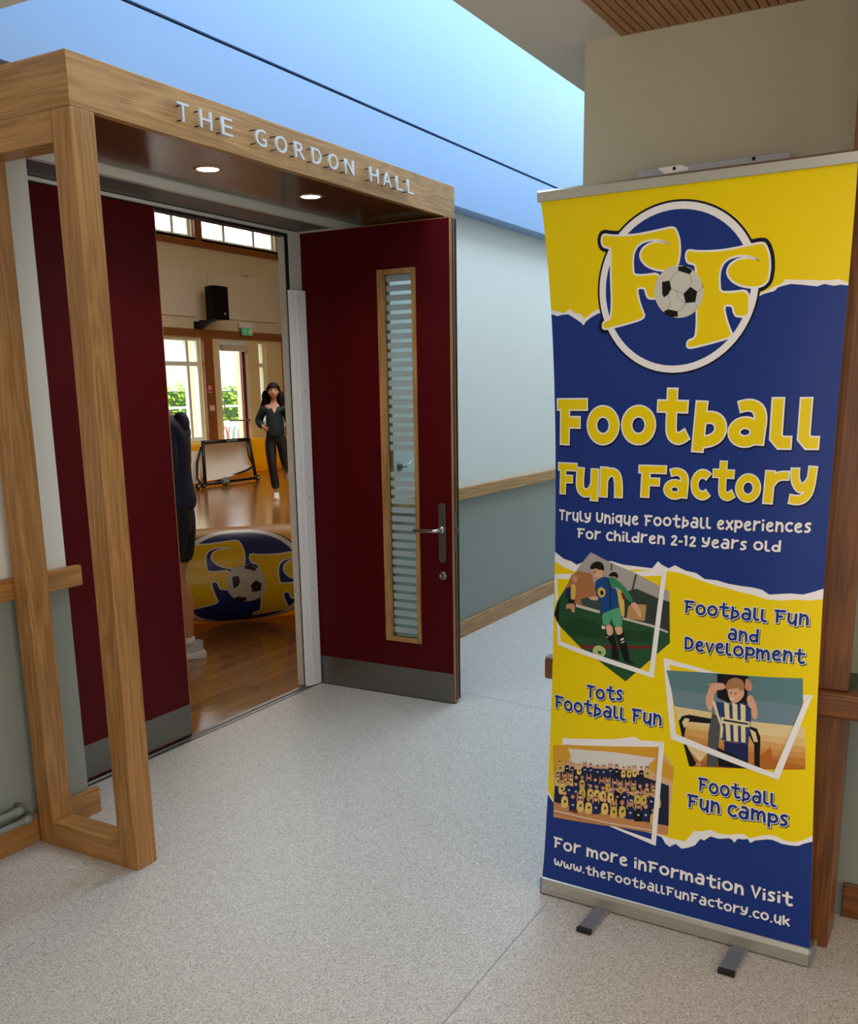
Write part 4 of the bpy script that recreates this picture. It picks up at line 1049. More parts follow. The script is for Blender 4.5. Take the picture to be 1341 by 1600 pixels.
('hair2',[(.2978,.4908),(.2984,.495),(.3025,.4979),(.3067,.4965),(.3075,.4927),(.3049,.4948),(.3003,.494)]),
('black',[(.3183,.4843),(.3251,.4889),(.332,.4869),(.3335,.4661),(.318,.4631)]),
('pale',[(.3221,.4788),(.3293,.4797),(.3294,.4762),(.3222,.4752)]),
('skin',[(.3292,.4952),(.3281,.4914),(.3251,.4893),(.322,.4902),(.3206,.4936),(.3217,.4974),(.3248,.4994),(.3279,.4985)]),
('hair4',[(.3201,.4935),(.3207,.4976),(.3247,.5005),(.3289,.4991),(.3297,.4953),(.3271,.4974),(.3226,.4966)]),
('skin2',[(.3394,.4864),(.3366,.4876),(.3374,.5065),(.3401,.5071)]),
('skin2',[(.3493,.4883),(.352,.4906),(.3501,.5089),(.3474,.5084)]),
('yel2',[(.3375,.4878),(.3442,.4924),(.351,.4904),(.3525,.4697),(.3372,.4667)]),
('black',[(.3425,.4821),(.3483,.485),(.3491,.4801),(.3433,.4774)]),
('skin',[(.3483,.4987),(.3472,.4949),(.3442,.4928),(.3411,.4937),(.3397,.4971),(.3409,.5009),(.3439,.5029),(.347,.502)]),
('hair4',[(.3393,.497),(.3398,.501),(.3438,.504),(.348,.5026),(.3488,.4988),(.3462,.5009),(.3417,.5001)]),
('skin2',[(.0292,.3972),(.0252,.3985),(.026,.4229),(.03,.4239)]),
('skin2',[(.0435,.4008),(.0472,.404),(.0442,.4274),(.0403,.4264)]),
('yel3',[(.0265,.3988),(.0361,.4055),(.0459,.4037),(.0484,.3772),(.0265,.3717)]),
('black',[(.0344,.3923),(.0411,.3962),(.0421,.3899),(.0354,.3863)]),
('skin',[(.0419,.414),(.0403,.409),(.036,.4061),(.0316,.4069),(.0296,.411),(.0312,.416),(.0354,.419),(.0399,.4182)]),
('hair4',[(.0289,.4108),(.0297,.4161),(.0354,.4204),(.0413,.419),(.0425,.4142),(.0388,.4167),(.0323,.4151)]),
('skin2',[(.0551,.4008),(.0512,.4021),(.052,.4264),(.0559,.4273)]),
('skin2',[(.069,.4041),(.0727,.4073),(.0698,.4306),(.066,.4297)]),
('yel2',[(.0524,.4024),(.0618,.4089),(.0714,.407),(.0738,.3806),(.0524,.3753)]),
('black',[(.0601,.3957),(.0667,.3996),(.0677,.3933),(.0611,.3897)]),
('skin',[(.0675,.4174),(.0659,.4124),(.0618,.4095),(.0574,.4104),(.0555,.4145),(.057,.4195),(.0612,.4224),(.0656,.4215)]),
('hair3',[(.0548,.4143),(.0556,.4196),(.0612,.4238),(.067,.4223),(.0681,.4175),(.0645,.4201),(.0582,.4185)]),
('skin2',[(.077,.4053),(.0732,.4066),(.0741,.4309),(.0779,.4317)]),
('skin2',[(.0907,.4085),(.0944,.4116),(.0916,.4349),(.0879,.434)]),
('yel3',[(.0744,.4069),(.0836,.4133),(.0931,.4113),(.0954,.3849),(.0743,.3799)]),
('black',[(.0819,.4002),(.0884,.404),(.0894,.3977),(.0829,.3942)]),
('skin',[(.0893,.4217),(.0877,.4167),(.0836,.4139),(.0793,.4148),(.0774,.4189),(.079,.4239),(.0831,.4267),(.0874,.4258)]),
('hair2',[(.0768,.4188),(.0775,.424),(.0831,.4281),(.0888,.4266),(.0899,.4218),(.0863,.4244),(.0801,.4229)]),
('navy2',[(.0962,.4069),(.1053,.4132),(.1146,.4111),(.1168,.3848),(.096,.38)]),
('pale',[(.1021,.4004),(.1101,.4016),(.1103,.3972),(.1023,.3959)]),
('skin',[(.1109,.4215),(.1093,.4166),(.1053,.4138),(.1011,.4147),(.0992,.4189),(.1007,.4238),(.1048,.4266),(.109,.4257)]),
('hair3',[(.0986,.4187),(.0993,.424),(.1047,.428),(.1104,.4265),(.1115,.4216),(.108,.4242),(.1018,.4229)]),
('yel2',[(.1168,.4119),(.1257,.4181),(.1349,.416),(.1371,.3898),(.1165,.3851)]),
('black',[(.124,.4051),(.1304,.4088),(.1313,.4025),(.125,.3991)]),
('skin2',[(.1312,.4264),(.1297,.4215),(.1257,.4187),(.1216,.4197),(.1197,.4238),(.1212,.4287),(.1252,.4315),(.1294,.4305)]),
('hair3',[(.1191,.4237),(.1198,.4289),(.1252,.4329),(.1307,.4313),(.1318,.4265),(.1284,.4291),(.1223,.4278)]),
('skin2',[(.1431,.4134),(.1395,.4149),(.1405,.4388),(.1441,.4396)]),
('skin2',[(.1563,.4163),(.1598,.4193),(.1572,.4424),(.1536,.4417)]),
('navy2',[(.1407,.4151),(.1495,.4212),(.1586,.419),(.1607,.3929),(.1404,.3884)]),
('pale',[(.1464,.4085),(.1541,.4097),(.1543,.4052),(.1466,.4041)]),
('skin2',[(.1549,.4294),(.1534,.4245),(.1495,.4218),(.1454,.4228),(.1436,.4269),(.1451,.4318),(.1491,.4346),(.1531,.4335)]),
('hair4',[(.143,.4268),(.1437,.432),(.149,.4359),(.1545,.4343),(.1555,.4295),(.1521,.4321),(.1462,.4309)]),
('navy2',[(.1637,.4138),(.1724,.4199),(.1814,.4176),(.1834,.3916),(.1634,.3872)]),
('pale',[(.1693,.4072),(.177,.4083),(.1771,.4039),(.1695,.4028)]),
('skin',[(.1778,.428),(.1763,.4231),(.1724,.4204),(.1684,.4215),(.1666,.4256),(.1681,.4305),(.172,.4332),(.176,.4321)]),
('hair3',[(.166,.4255),(.1667,.4307),(.1719,.4345),(.1773,.4329),(.1784,.4281),(.175,.4307),(.1691,.4295)]),
('skin2',[(.189,.4143),(.1855,.4158),(.1865,.4396),(.19,.4403)]),
('skin2',[(.2019,.417),(.2053,.42),(.2028,.443),(.1993,.4423)]),
('navy2',[(.1866,.416),(.1953,.422),(.2041,.4197),(.2061,.3938),(.1863,.3895)]),
('pale',[(.1922,.4094),(.1998,.4105),(.1999,.4061),(.1923,.405)]),
('skin2',[(.2006,.4301),(.1991,.4253),(.1952,.4226),(.1913,.4236),(.1895,.4278),(.191,.4326),(.1948,.4352),(.1988,.4342)]),
('hair4',[(.1889,.4276),(.1896,.4328),(.1948,.4366),(.2001,.435),(.2011,.4302),(.1978,.4328),(.192,.4316)]),
('skin2',[(.2096,.4182),(.206,.4197),(.207,.4434),(.2105,.4441)]),
('skin2',[(.2223,.4208),(.2257,.4238),(.2232,.4467),(.2198,.446)]),
('yel2',[(.2072,.4199),(.2157,.4258),(.2245,.4235),(.2265,.3976),(.2069,.3935)]),
('black',[(.2141,.413),(.2201,.4165),(.221,.4103),(.215,.4071)]),
('skin',[(.221,.4338),(.2195,.429),(.2157,.4264),(.2118,.4274),(.21,.4316),(.2115,.4364),(.2153,.439),(.2193,.438)]),
('hair2',[(.2095,.4315),(.2102,.4366),(.2153,.4404),(.2206,.4387),(.2216,.434),(.2183,.4366),(.2125,.4354)]),
('skin2',[(.2328,.4176),(.2293,.4191),(.2303,.4428),(.2337,.4435)]),
('skin2',[(.2453,.4202),(.2487,.4231),(.2463,.446),(.2429,.4453)]),
('navy2',[(.2304,.4194),(.2389,.4253),(.2476,.4229),(.2495,.3971),(.2301,.393)]),
('pale',[(.2359,.4128),(.2433,.4138),(.2434,.4094),(.236,.4084)]),
('skin',[(.2441,.4332),(.2426,.4284),(.2389,.4258),(.235,.4269),(.2332,.431),(.2347,.4358),(.2385,.4384),(.2424,.4373)]),
('hair4',[(.2327,.4309),(.2334,.436),(.2384,.4398),(.2437,.4381),(.2447,.4333),(.2414,.436),(.2357,.4348)]),
('skin2',[(.2517,.4171),(.2482,.4186),(.2492,.4421),(.2526,.4428)]),
('skin2',[(.2642,.4196),(.2675,.4225),(.2651,.4453),(.2617,.4446)]),
('yel2',[(.2494,.4188),(.2578,.4246),(.2664,.4223),(.2683,.3966),(.249,.3925)]),
('black',[(.2561,.4119),(.2621,.4154),(.2629,.4092),(.257,.4061)]),
('skin',[(.2629,.4326),(.2615,.4278),(.2577,.4252),(.2539,.4263),(.2522,.4304),(.2536,.4351),(.2574,.4377),(.2612,.4367)]),
('hair2',[(.2516,.4303),(.2523,.4353),(.2573,.4391),(.2625,.4374),(.2635,.4327),(.2603,.4353),(.2546,.4342)]),
('skin2',[(.2753,.4226),(.2719,.4241),(.2729,.4475),(.2762,.4482)]),
('skin2',[(.2877,.4251),(.2909,.428),(.2886,.4507),(.2852,.45)]),
('navy2',[(.273,.4243),(.2813,.4301),(.2898,.4278),(.2917,.4021),(.2726,.3982)]),
('pale',[(.2783,.4177),(.2856,.4187),(.2858,.4143),(.2785,.4134)]),
('skin',[(.2864,.438),(.285,.4333),(.2813,.4307),(.2775,.4317),(.2758,.4358),(.2772,.4406),(.2809,.4431),(.2847,.4421)]),
('hair3',[(.2752,.4357),(.2759,.4408),(.2809,.4445),(.286,.4428),(.287,.4381),(.2838,.4407),(.2782,.4396)]),
('skin2',[(.2952,.4246),(.2917,.4261),(.2927,.4495),(.2961,.4501)]),
('skin2',[(.3074,.4271),(.3107,.4299),(.3083,.4526),(.305,.4519)]),
('yel2',[(.2929,.4263),(.3011,.4321),(.3096,.4297),(.3114,.4042),(.2925,.4002)]),
('black',[(.2995,.4195),(.3053,.4229),(.3062,.4168),(.3003,.4136)]),
('skin',[(.3062,.4399),(.3048,.4352),(.3011,.4326),(.2973,.4337),(.2956,.4378),(.297,.4425),(.3007,.4451),(.3045,.444)]),
('hair4',[(.295,.4377),(.2957,.4427),(.3007,.4464),(.3058,.4447),(.3068,.44),(.3036,.4426),(.298,.4415)]),
('navy2',[(.3147,.4239),(.3229,.4297),(.3312,.4273),(.3331,.4019),(.3143,.398)]),
('pale',[(.3199,.4174),(.3271,.4183),(.3272,.414),(.3201,.4131)]),
('skin',[(.3279,.4375),(.3265,.4328),(.3228,.4302),(.3191,.4313),(.3174,.4354),(.3188,.4401),(.3225,.4426),(.3262,.4416)]),
('hair2',[(.3168,.4353),(.3175,.4403),(.3224,.444),(.3275,.4423),(.3285,.4376),(.3253,.4402),(.3198,.4391)]),
('yel2',[(.3364,.4311),(.3445,.4368),(.3528,.4344),(.3546,.4091),(.336,.4053)]),
('black',[(.3429,.4243),(.3486,.4276),(.3494,.4216),(.3437,.4185)]),
('skin',[(.3495,.4446),(.3481,.4399),(.3445,.4373),(.3407,.4384),(.3391,.4425),(.3405,.4471),(.3441,.4497),(.3478,.4486)]),
('hair2',[(.3385,.4424),(.3392,.4474),(.3441,.451),(.3491,.4493),(.35,.4447),(.3469,.4473),(.3414,.4462)]),
('skin2',[(.3603,.4305),(.357,.432),(.3579,.4551),(.3612,.4557)]),
('skin2',[(.3723,.4329),(.3755,.4357),(.3732,.4581),(.3699,.4575)]),
('yel2',[(.358,.4322),(.3661,.4379),(.3744,.4355),(.3762,.4103),(.3577,.4065)]),
('black',[(.3645,.4254),(.3702,.4288),(.371,.4227),(.3653,.4197)]),
('skin2',[(.3711,.4456),(.3697,.441),(.3661,.4384),(.3624,.4395),(.3607,.4435),(.3621,.4482),(.3657,.4507),(.3695,.4496)]),
('hair3',[(.3602,.4434),(.3609,.4484),(.3657,.4521),(.3707,.4504),(.3716,.4457),(.3685,.4483),(.3631,.4472)]),
('skin2',[(.0442,.3781),(.0396,.3796),(.0405,.4084),(.0451,.4095)]),
('skin2',[(.0607,.3822),(.065,.3859),(.0616,.4135),(.0571,.4124)]),
('yel3',[(.0411,.38),(.0521,.3878),(.0635,.3855),(.0664,.3544),(.0411,.3481)]),
('black',[(.0506,.3723),(.0572,.3766),(.0582,.3692),(.0516,.3652)]),
('skin2',[(.0589,.3978),(.057,.3919),(.0521,.3884),(.047,.3894),(.0446,.3943),(.0465,.4002),(.0514,.4037),(.0566,.4027)]),
('hair3',[(.0439,.3941),(.0447,.4004),(.0514,.4053),(.0583,.4037),(.0596,.398),(.0553,.4009),(.0478,.3991)]),
('navy2',[(.0682,.3813),(.0791,.3889),(.0902,.3865),(.0929,.3555),(.0681,.3494)]),
('pale',[(.076,.3738),(.0841,.3751),(.0843,.3698),(.0762,.3685)]),
('skin',[(.0857,.3988),(.0839,.393),(.079,.3896),(.074,.3906),(.0717,.3955),(.0736,.4014),(.0784,.4048),(.0834,.4037)]),
('hair3',[(.071,.3953),(.0718,.4015),(.0783,.4064),(.0851,.4047),(.0864,.399),(.0822,.402),(.0749,.4003)]),
('navy2',[(.0937,.3825),(.1043,.3899),(.1153,.3875),(.1179,.3565),(.0935,.3507)]),
('pale',[(.1013,.3749),(.1092,.3761),(.1094,.3708),(.1015,.3696)]),
('skin2',[(.1109,.3998),(.1091,.3939),(.1043,.3906),(.0994,.3917),(.0972,.3966),(.099,.4024),(.1037,.4058),(.1087,.4046)]),
('hair4',[(.0964,.3964),(.0973,.4026),(.1037,.4074),(.1103,.4056),(.1116,.3999),(.1075,.403),(.1003,.4013)]),
('yel2',[(.1169,.3839),(.1274,.3912),(.1382,.3887),(.1407,.3578),(.1166,.3522)]),
('black',[(.1258,.3759),(.1321,.38),(.1331,.3726),(.1268,.3689)]),
('skin2',[(.1339,.401),(.1321,.3952),(.1274,.3919),(.1225,.393),(.1203,.3979),(.1221,.4037),(.1268,.407),(.1317,.4059)]),
('hair3',[(.1196,.3978),(.1205,.4039),(.1268,.4086),(.1333,.4068),(.1346,.4011),(.1305,.4042),(.1234,.4026)]),
('yel2',[(.1457,.3889),(.156,.3962),(.1666,.3936),(.1691,.3627),(.1454,.3574)]),
('black',[(.1544,.381),(.1606,.385),(.1616,.3776),(.1554,.3739)]),
('skin2',[(.1624,.4058),(.1606,.4001),(.156,.3968),(.1512,.398),(.1491,.4029),(.1508,.4087),(.1555,.4119),(.1602,.4107)]),
('hair4',[(.1484,.4027),(.1492,.4089),(.1554,.4135),(.1618,.4116),(.1631,.406),(.1591,.409),(.1521,.4075)]),
('yel3',[(.1682,.39),(.1784,.3971),(.1889,.3945),(.1913,.3637),(.1678,.3585)]),
('black',[(.1768,.382),(.1829,.3859),(.1839,.3786),(.1777,.3749)]),
('skin2',[(.1847,.4067),(.1829,.401),(.1784,.3978),(.1736,.399),(.1715,.4039),(.1733,.4096),(.1779,.4128),(.1826,.4116)]),
('hair3',[(.1708,.4037),(.1717,.4098),(.1778,.4144),(.1841,.4125),(.1854,.4068),(.1814,.4099),(.1745,.4084)]),
('yel3',[(.1897,.3908),(.1998,.3979),(.2102,.3952),(.2126,.3646),(.1893,.3595)]),
('black',[(.1982,.3828),(.2043,.3867),(.2052,.3794),(.1992,.3758)]),
('skin2',[(.206,.4074),(.2043,.4017),(.1998,.3986),(.1951,.3998),(.193,.4047),(.1948,.4103),(.1993,.4135),(.204,.4123)]),
('hair3',[(.1924,.4045),(.1932,.4106),(.1993,.4151),(.2055,.4132),(.2067,.4076),(.2028,.4107),(.196,.4092)]),
('skin2',[(.2186,.389),(.2145,.3907),(.2156,.4187),(.2197,.4195)]),
('skin2',[(.2335,.3921),(.2374,.3956),(.2346,.4226),(.2305,.4218)]),
('yel3',[(.2158,.391),(.2258,.398),(.2361,.3953),(.2384,.3648),(.2154,.3598)]),
('black',[(.2242,.383),(.2302,.3869),(.2311,.3796),(.2251,.376)]),
('skin',[(.232,.4074),(.2303,.4018),(.2258,.3987),(.2212,.3999),(.2191,.4047),(.2209,.4104),(.2253,.4135),(.2299,.4123)]),
('hair2',[(.2185,.4046),(.2193,.4106),(.2253,.4152),(.2315,.4132),(.2326,.4076),(.2288,.4107),(.2221,.4093)]),
('black',[(.2387,.3973),(.2486,.4043),(.2588,.4015),(.2611,.3711),(.2383,.3662)]),
('pale',[(.2457,.3897),(.2531,.3906),(.2532,.3854),(.2459,.3845)]),
('skin2',[(.2547,.4136),(.253,.408),(.2486,.4049),(.244,.4061),(.242,.411),(.2437,.4166),(.2482,.4197),(.2527,.4185)]),
('hair3',[(.2413,.4109),(.2422,.4169),(.2481,.4213),(.2542,.4194),(.2554,.4138),(.2516,.4169),(.2449,.4155)]),
('skin2',[(.2646,.399),(.2605,.4007),(.2617,.4284),(.2657,.4293)]),
('skin2',[(.2791,.402),(.283,.4054),(.2802,.4322),(.2763,.4314)]),
('navy2',[(.2618,.401),(.2716,.4079),(.2817,.4051),(.2839,.3749),(.2614,.37)]),
('pale',[(.2687,.3934),(.276,.3942),(.2762,.3891),(.2689,.3882)]),
('skin',[(.2777,.4172),(.276,.4116),(.2716,.4085),(.2671,.4098),(.2651,.4146),(.2668,.4202),(.2712,.4233),(.2757,.422)]),
('hair2',[(.2644,.4145),(.2653,.4205),(.2711,.4249),(.2772,.4229),(.2784,.4173),(.2746,.4204),(.268,.4191)]),
('skin2',[(.2867,.3938),(.2827,.3956),(.2838,.4232),(.2878,.424)]),
('skin2',[(.3011,.3969),(.305,.4002),(.3022,.427),(.2983,.4262)]),
('navy2',[(.284,.3958),(.2937,.4027),(.3037,.4),(.3059,.3698),(.2836,.365)]),
('pale',[(.2908,.3882),(.2981,.3891),(.2982,.384),(.291,.3831)]),
('skin',[(.2997,.412),(.298,.4064),(.2937,.4033),(.2892,.4046),(.2872,.4094),(.2889,.415),(.2933,.4181),(.2977,.4168)]),
('hair4',[(.2866,.4093),(.2874,.4153),(.2932,.4197),(.2992,.4177),(.3004,.4121),(.2966,.4152),(.2901,.4139)]),
('yel2',[(.3049,.4025),(.3146,.4093),(.3245,.4066),(.3267,.3765),(.3045,.3718)]),
('black',[(.3131,.3945),(.3188,.3983),(.3197,.3911),(.3139,.3876)]),
('skin',[(.3206,.4185),(.3189,.413),(.3146,.4099),(.3101,.4112),(.3082,.416),(.3098,.4216),(.3142,.4246),(.3186,.4234)]),
('hair3',[(.3075,.4159),(.3083,.4218),(.3141,.4262),(.3201,.4242),(.3212,.4187),(.3175,.4218),(.311,.4204)]),
('skin2',[(.3279,.4032),(.3239,.4049),(.3251,.4324),(.329,.4331)]),
('skin2',[(.3421,.4062),(.3459,.4095),(.3432,.436),(.3393,.4352)]),
('yel2',[(.3252,.4052),(.3348,.412),(.3446,.4092),(.3468,.3793),(.3248,.3746)]),
('black',[(.3333,.3973),(.339,.401),(.3399,.3938),(.3341,.3904)]),
('skin2',[(.3407,.4212),(.339,.4157),(.3348,.4126),(.3304,.4139),(.3284,.4187),(.3301,.4242),(.3343,.4272),(.3388,.426)]),
('hair2',[(.3277,.4185),(.3286,.4244),(.3343,.4288),(.3402,.4268),(.3413,.4213),(.3377,.4244),(.3312,.4231)]),
('skin2',[(.3526,.4037),(.3486,.4054),(.3498,.4327),(.3536,.4335)]),
('skin2',[(.3667,.4066),(.3704,.4099),(.3678,.4363),(.3639,.4356)]),
('navy2',[(.3499,.4057),(.3594,.4124),(.3692,.4097),(.3713,.3798),(.3495,.3752)]),
('pale',[(.3566,.3981),(.3637,.399),(.3638,.3939),(.3567,.393)]),
('skin',[(.3653,.4216),(.3636,.4161),(.3594,.413),(.355,.4143),(.3531,.4191),(.3547,.4246),(.359,.4276),(.3634,.4263)]),
('hair3',[(.3524,.4189),(.3532,.4248),(.3589,.4292),(.3648,.4272),(.3659,.4217),(.3623,.4248),(.3559,.4234)]),
('yel2',[(.3708,.4068),(.3803,.4135),(.39,.4108),(.3921,.3811),(.3704,.3764)]),
('black',[(.3788,.3989),(.3844,.4027),(.3853,.3955),(.3796,.3921)]),
('skin',[(.3861,.4226),(.3845,.4172),(.3803,.4142),(.3759,.4154),(.374,.4202),(.3756,.4256),(.3799,.4286),(.3842,.4274)]),
('hair4',[(.3734,.42),(.3742,.4259),(.3798,.4302),(.3856,.4282),(.3868,.4228),(.3831,.4258),(.3768,.4245)]),
('yel3',[(.0531,.3413),(.0651,.3499),(.0775,.3474),(.0806,.313),(.0531,.306)]),
('black',[(.0636,.3329),(.0701,.3374),(.0712,.3292),(.0647,.325)]),
('skin',[(.0724,.3609),(.0704,.3544),(.0651,.3506),(.0595,.3517),(.0569,.3571),(.0589,.3636),(.0643,.3674),(.0699,.3663)]),
('hair3',[(.0561,.3569),(.0571,.3638),(.0642,.3692),(.0717,.3674),(.0732,.3611),(.0686,.3644),(.0604,.3624)]),
('navy2',[(.0838,.3369),(.0955,.3452),(.1076,.3426),(.1106,.3083),(.0837,.3016)]),
('pale',[(.0926,.3287),(.1005,.3298),(.1008,.324),(.0928,.3228)]),
('skin2',[(.1027,.3562),(.1007,.3497),(.0955,.346),(.0901,.3471),(.0876,.3525),(.0896,.359),(.0948,.3627),(.1003,.3616)]),
('hair3',[(.0868,.3523),(.0877,.3592),(.0948,.3646),(.1021,.3626),(.1035,.3563),(.099,.3597),(.091,.3578)]),
('skin2',[(.1135,.3389),(.1087,.3407),(.1098,.3722),(.1145,.3733)]),
('skin2',[(.1307,.343),(.1352,.347),(.1318,.3773),(.1271,.3762)]),
('yel3',[(.1102,.3411),(.1218,.3493),(.1337,.3466),(.1365,.3124),(.11,.306)]),
('black',[(.1203,.3324),(.1266,.3369),(.1276,.3286),(.1213,.3246)]),
('skin',[(.1289,.3601),(.1269,.3537),(.1218,.3501),(.1164,.3513),(.114,.3567),(.116,.3631),(.1211,.3668),(.1265,.3655)]),
('hair4',[(.1132,.3565),(.1141,.3633),(.1211,.3686),(.1282,.3666),(.1296,.3603),(.1252,.3637),(.1174,.3619)]),
('yel3',[(.1402,.342),(.1516,.3501),(.1633,.3473),(.1661,.3132),(.14,.3071)]),
('black',[(.1501,.3333),(.1563,.3377),(.1573,.3295),(.1511,.3255)]),
('skin2',[(.1586,.3609),(.1567,.3545),(.1516,.3509),(.1463,.3521),(.144,.3575),(.1459,.3639),(.151,.3675),(.1563,.3663)]),
('hair2',[(.1432,.3574),(.1441,.3641),(.1509,.3693),(.158,.3673),(.1594,.361),(.155,.3644),(.1473,.3627)]),
('skin2',[(.1686,.3445),(.1639,.3464),(.1651,.3776),(.1697,.3786)]),
('skin2',[(.1853,.3483),(.1897,.3522),(.1864,.3823),(.1819,.3813)]),
('navy2',[(.1654,.3467),(.1767,.3547),(.1882,.3519),(.1909,.3179),(.1651,.3119)]),
('pale',[(.1738,.3384),(.1814,.3394),(.1816,.3336),(.174,.3326)]),
('skin',[(.1836,.3654),(.1817,.359),(.1766,.3555),(.1715,.3568),(.1691,.3622),(.1711,.3685),(.1761,.3721),(.1813,.3708)]),
('hair4',[(.1684,.362),(.1693,.3687),(.176,.3739),(.183,.3718),(.1843,.3655),(.18,.3689),(.1724,.3673)]),
('yel3',[(.1961,.3523),(.2072,.3602),(.2186,.3573),(.2212,.3234),(.1958,.3176)]),
('black',[(.2057,.3435),(.2117,.3478),(.2127,.3397),(.2066,.3358)]),
('skin',[(.214,.3707),(.2121,.3644),(.2072,.3609),(.2021,.3622),(.1998,.3676),(.2017,.3739),(.2067,.3774),(.2118,.3761)]),
('hair2',[(.199,.3674),(.2,.3741),(.2066,.3792),(.2134,.3771),(.2148,.3709),(.2105,.3743),(.203,.3726)]),
('skin2',[(.2298,.3453),(.2252,.3472),(.2265,.3781),(.231,.3791)]),
('skin2',[(.246,.3489),(.2503,.3527),(.2472,.3826),(.2428,.3816)]),
('yel2',[(.2267,.3475),(.2377,.3553),(.2489,.3524),(.2514,.3187),(.2263,.313)]),
('black',[(.2362,.3388),(.2421,.343),(.243,.3349),(.2371,.331)]),
('skin2',[(.2444,.3658),(.2425,.3596),(.2376,.3561),(.2326,.3574),(.2303,.3628),(.2322,.369),(.2371,.3725),(.2422,.3712)]),
('hair2',[(.2296,.3626),(.2305,.3693),(.2371,.3743),(.2438,.3722),(.2451,.366),(.2409,.3694),(.2335,.3678)]),
('yel2',[(.2555,.3556),(.2663,.3633),(.2774,.3604),(.2799,.3269),(.2551,.3213)]),
('black',[(.2648,.3469),(.2707,.351),(.2716,.343),(.2657,.3392)]),
('skin2',[(.273,.3737),(.2711,.3675),(.2663,.3641),(.2613,.3654),(.2591,.3707),(.261,.377),(.2658,.3804),(.2708,.3791)]),
('hair2',[(.2584,.3706),(.2593,.3772),(.2657,.3822),(.2724,.38),(.2737,.3739),(.2696,.3773),(.2623,.3757)]),
('skin2',[(.2852,.3538),(.2807,.3557),(.282,.3863),(.2864,.3872)]),
('skin2',[(.3011,.3573),(.3053,.361),(.3023,.3906),(.2979,.3897)]),
('navy2',[(.2822,.356),(.2929,.3637),(.3039,.3607),(.3063,.3274),(.2818,.3219)]),
('pale',[(.2901,.3477),(.2973,.3486),(.2975,.3429),(.2902,.342)]),
('skin2',[(.2995,.374),(.2976,.3678),(.2929,.3644),(.2879,.3658),(.2857,.3711),(.2876,.3773),(.2924,.3807),(.2973,.3793)]),
('hair2',[(.285,.3709),(.2859,.3775),(.2923,.3825),(.2989,.3803),(.3002,.3742),(.2961,.3776),(.2889,.376)]),
('skin2',[(.3116,.3526),(.3072,.3545),(.3085,.385),(.3128,.3859)]),
('skin2',[(.3273,.356),(.3315,.3598),(.3285,.3892),(.3242,.3883)]),
('black',[(.3086,.3548),(.3192,.3624),(.3301,.3594),(.3325,.3262),(.3082,.3208)]),
('pale',[(.3164,.3465),(.3236,.3474),(.3238,.3417),(.3166,.3408)]),
('skin2',[(.3258,.3727),(.324,.3665),(.3192,.3631),(.3143,.3645),(.3122,.3698),(.314,.3759),(.3187,.3793),(.3236,.378)]),
('hair4',[(.3115,.3696),(.3123,.3762),(.3187,.3811),(.3252,.3789),(.3265,.3728),(.3224,.3762),(.3153,.3747)]),
('navy2',[(.3327,.3598),(.3432,.3674),(.354,.3644),(.3564,.3314),(.3323,.326)]),
('pale',[(.3404,.3516),(.3475,.3524),(.3477,.3468),(.3406,.3459)]),
('skin',[(.3497,.3776),(.3479,.3715),(.3432,.3681),(.3384,.3695),(.3362,.3747),(.338,.3809),(.3427,.3843),(.3476,.3829)]),
('hair2',[(.3355,.3746),(.3364,.3811),(.3427,.386),(.3492,.3839),(.3504,.3778),(.3464,.3812),(.3393,.3796)]),
('yel2',[(.3585,.354),(.3689,.3616),(.3796,.3587),(.3819,.3257),(.358,.3203)]),
('black',[(.3674,.3454),(.3731,.3495),(.374,.3416),(.3683,.3378)]),
('skin2',[(.3753,.3718),(.3735,.3657),(.3689,.3623),(.3641,.3636),(.362,.3689),(.3638,.375),(.3684,.3784),(.3732,.3771)]),
('hair4',[(.3613,.3688),(.3621,.3753),(.3684,.3801),(.3748,.378),(.376,.3719),(.3721,.3753),(.365,.3738)]),
('red2',[(.0925,.3117),(.1142,.3137),(.1146,.3037),(.0966,.301)]),
('wood2',[(.0262,.2812),(.2265,.2917),(.2267,.2868),(.0277,.268)]),
('frame',[(.3797,.5704),(.3967,.5879),(.3789,.2586),(.364,.2746)]),
('frame',[(.2233,.2867),(.2401,.2899),(.3656,.2749),(.3789,.258)])],
'ph': [51,39,306]}

# ================================================================== ROLL-UP BANNER
bn = thing('rollup_banner', (2.69, .72, 0), 'tall yellow and blue roll-up banner with football emblem on an aluminium base', 'banner')
ZB, ZT, BW = .050, 2.116, .834
CL = [0.011002, -0.032258, 0.045614, -0.044476, 1.132173]
CR = [0.008437, -0.031731, 0.013057, 0.048828, 0.303831]
pv = lambda c, z: (((c[0] * z + c[1]) * z + c[2]) * z + c[3]) * z + c[4]
bprof = lambda z: max(0., math.sin(PI * min(1, max(0, (z - .055) / 2.06)))) ** .6


def bnode(u, z):
    s_ = u / BW
    return (2.692 - .036 * s_ + .03 * bprof(z) * abs(2 * s_ - 1) ** 4, pv(CL, z) + (pv(CR, z) - pv(CL, z)) * s_, z)


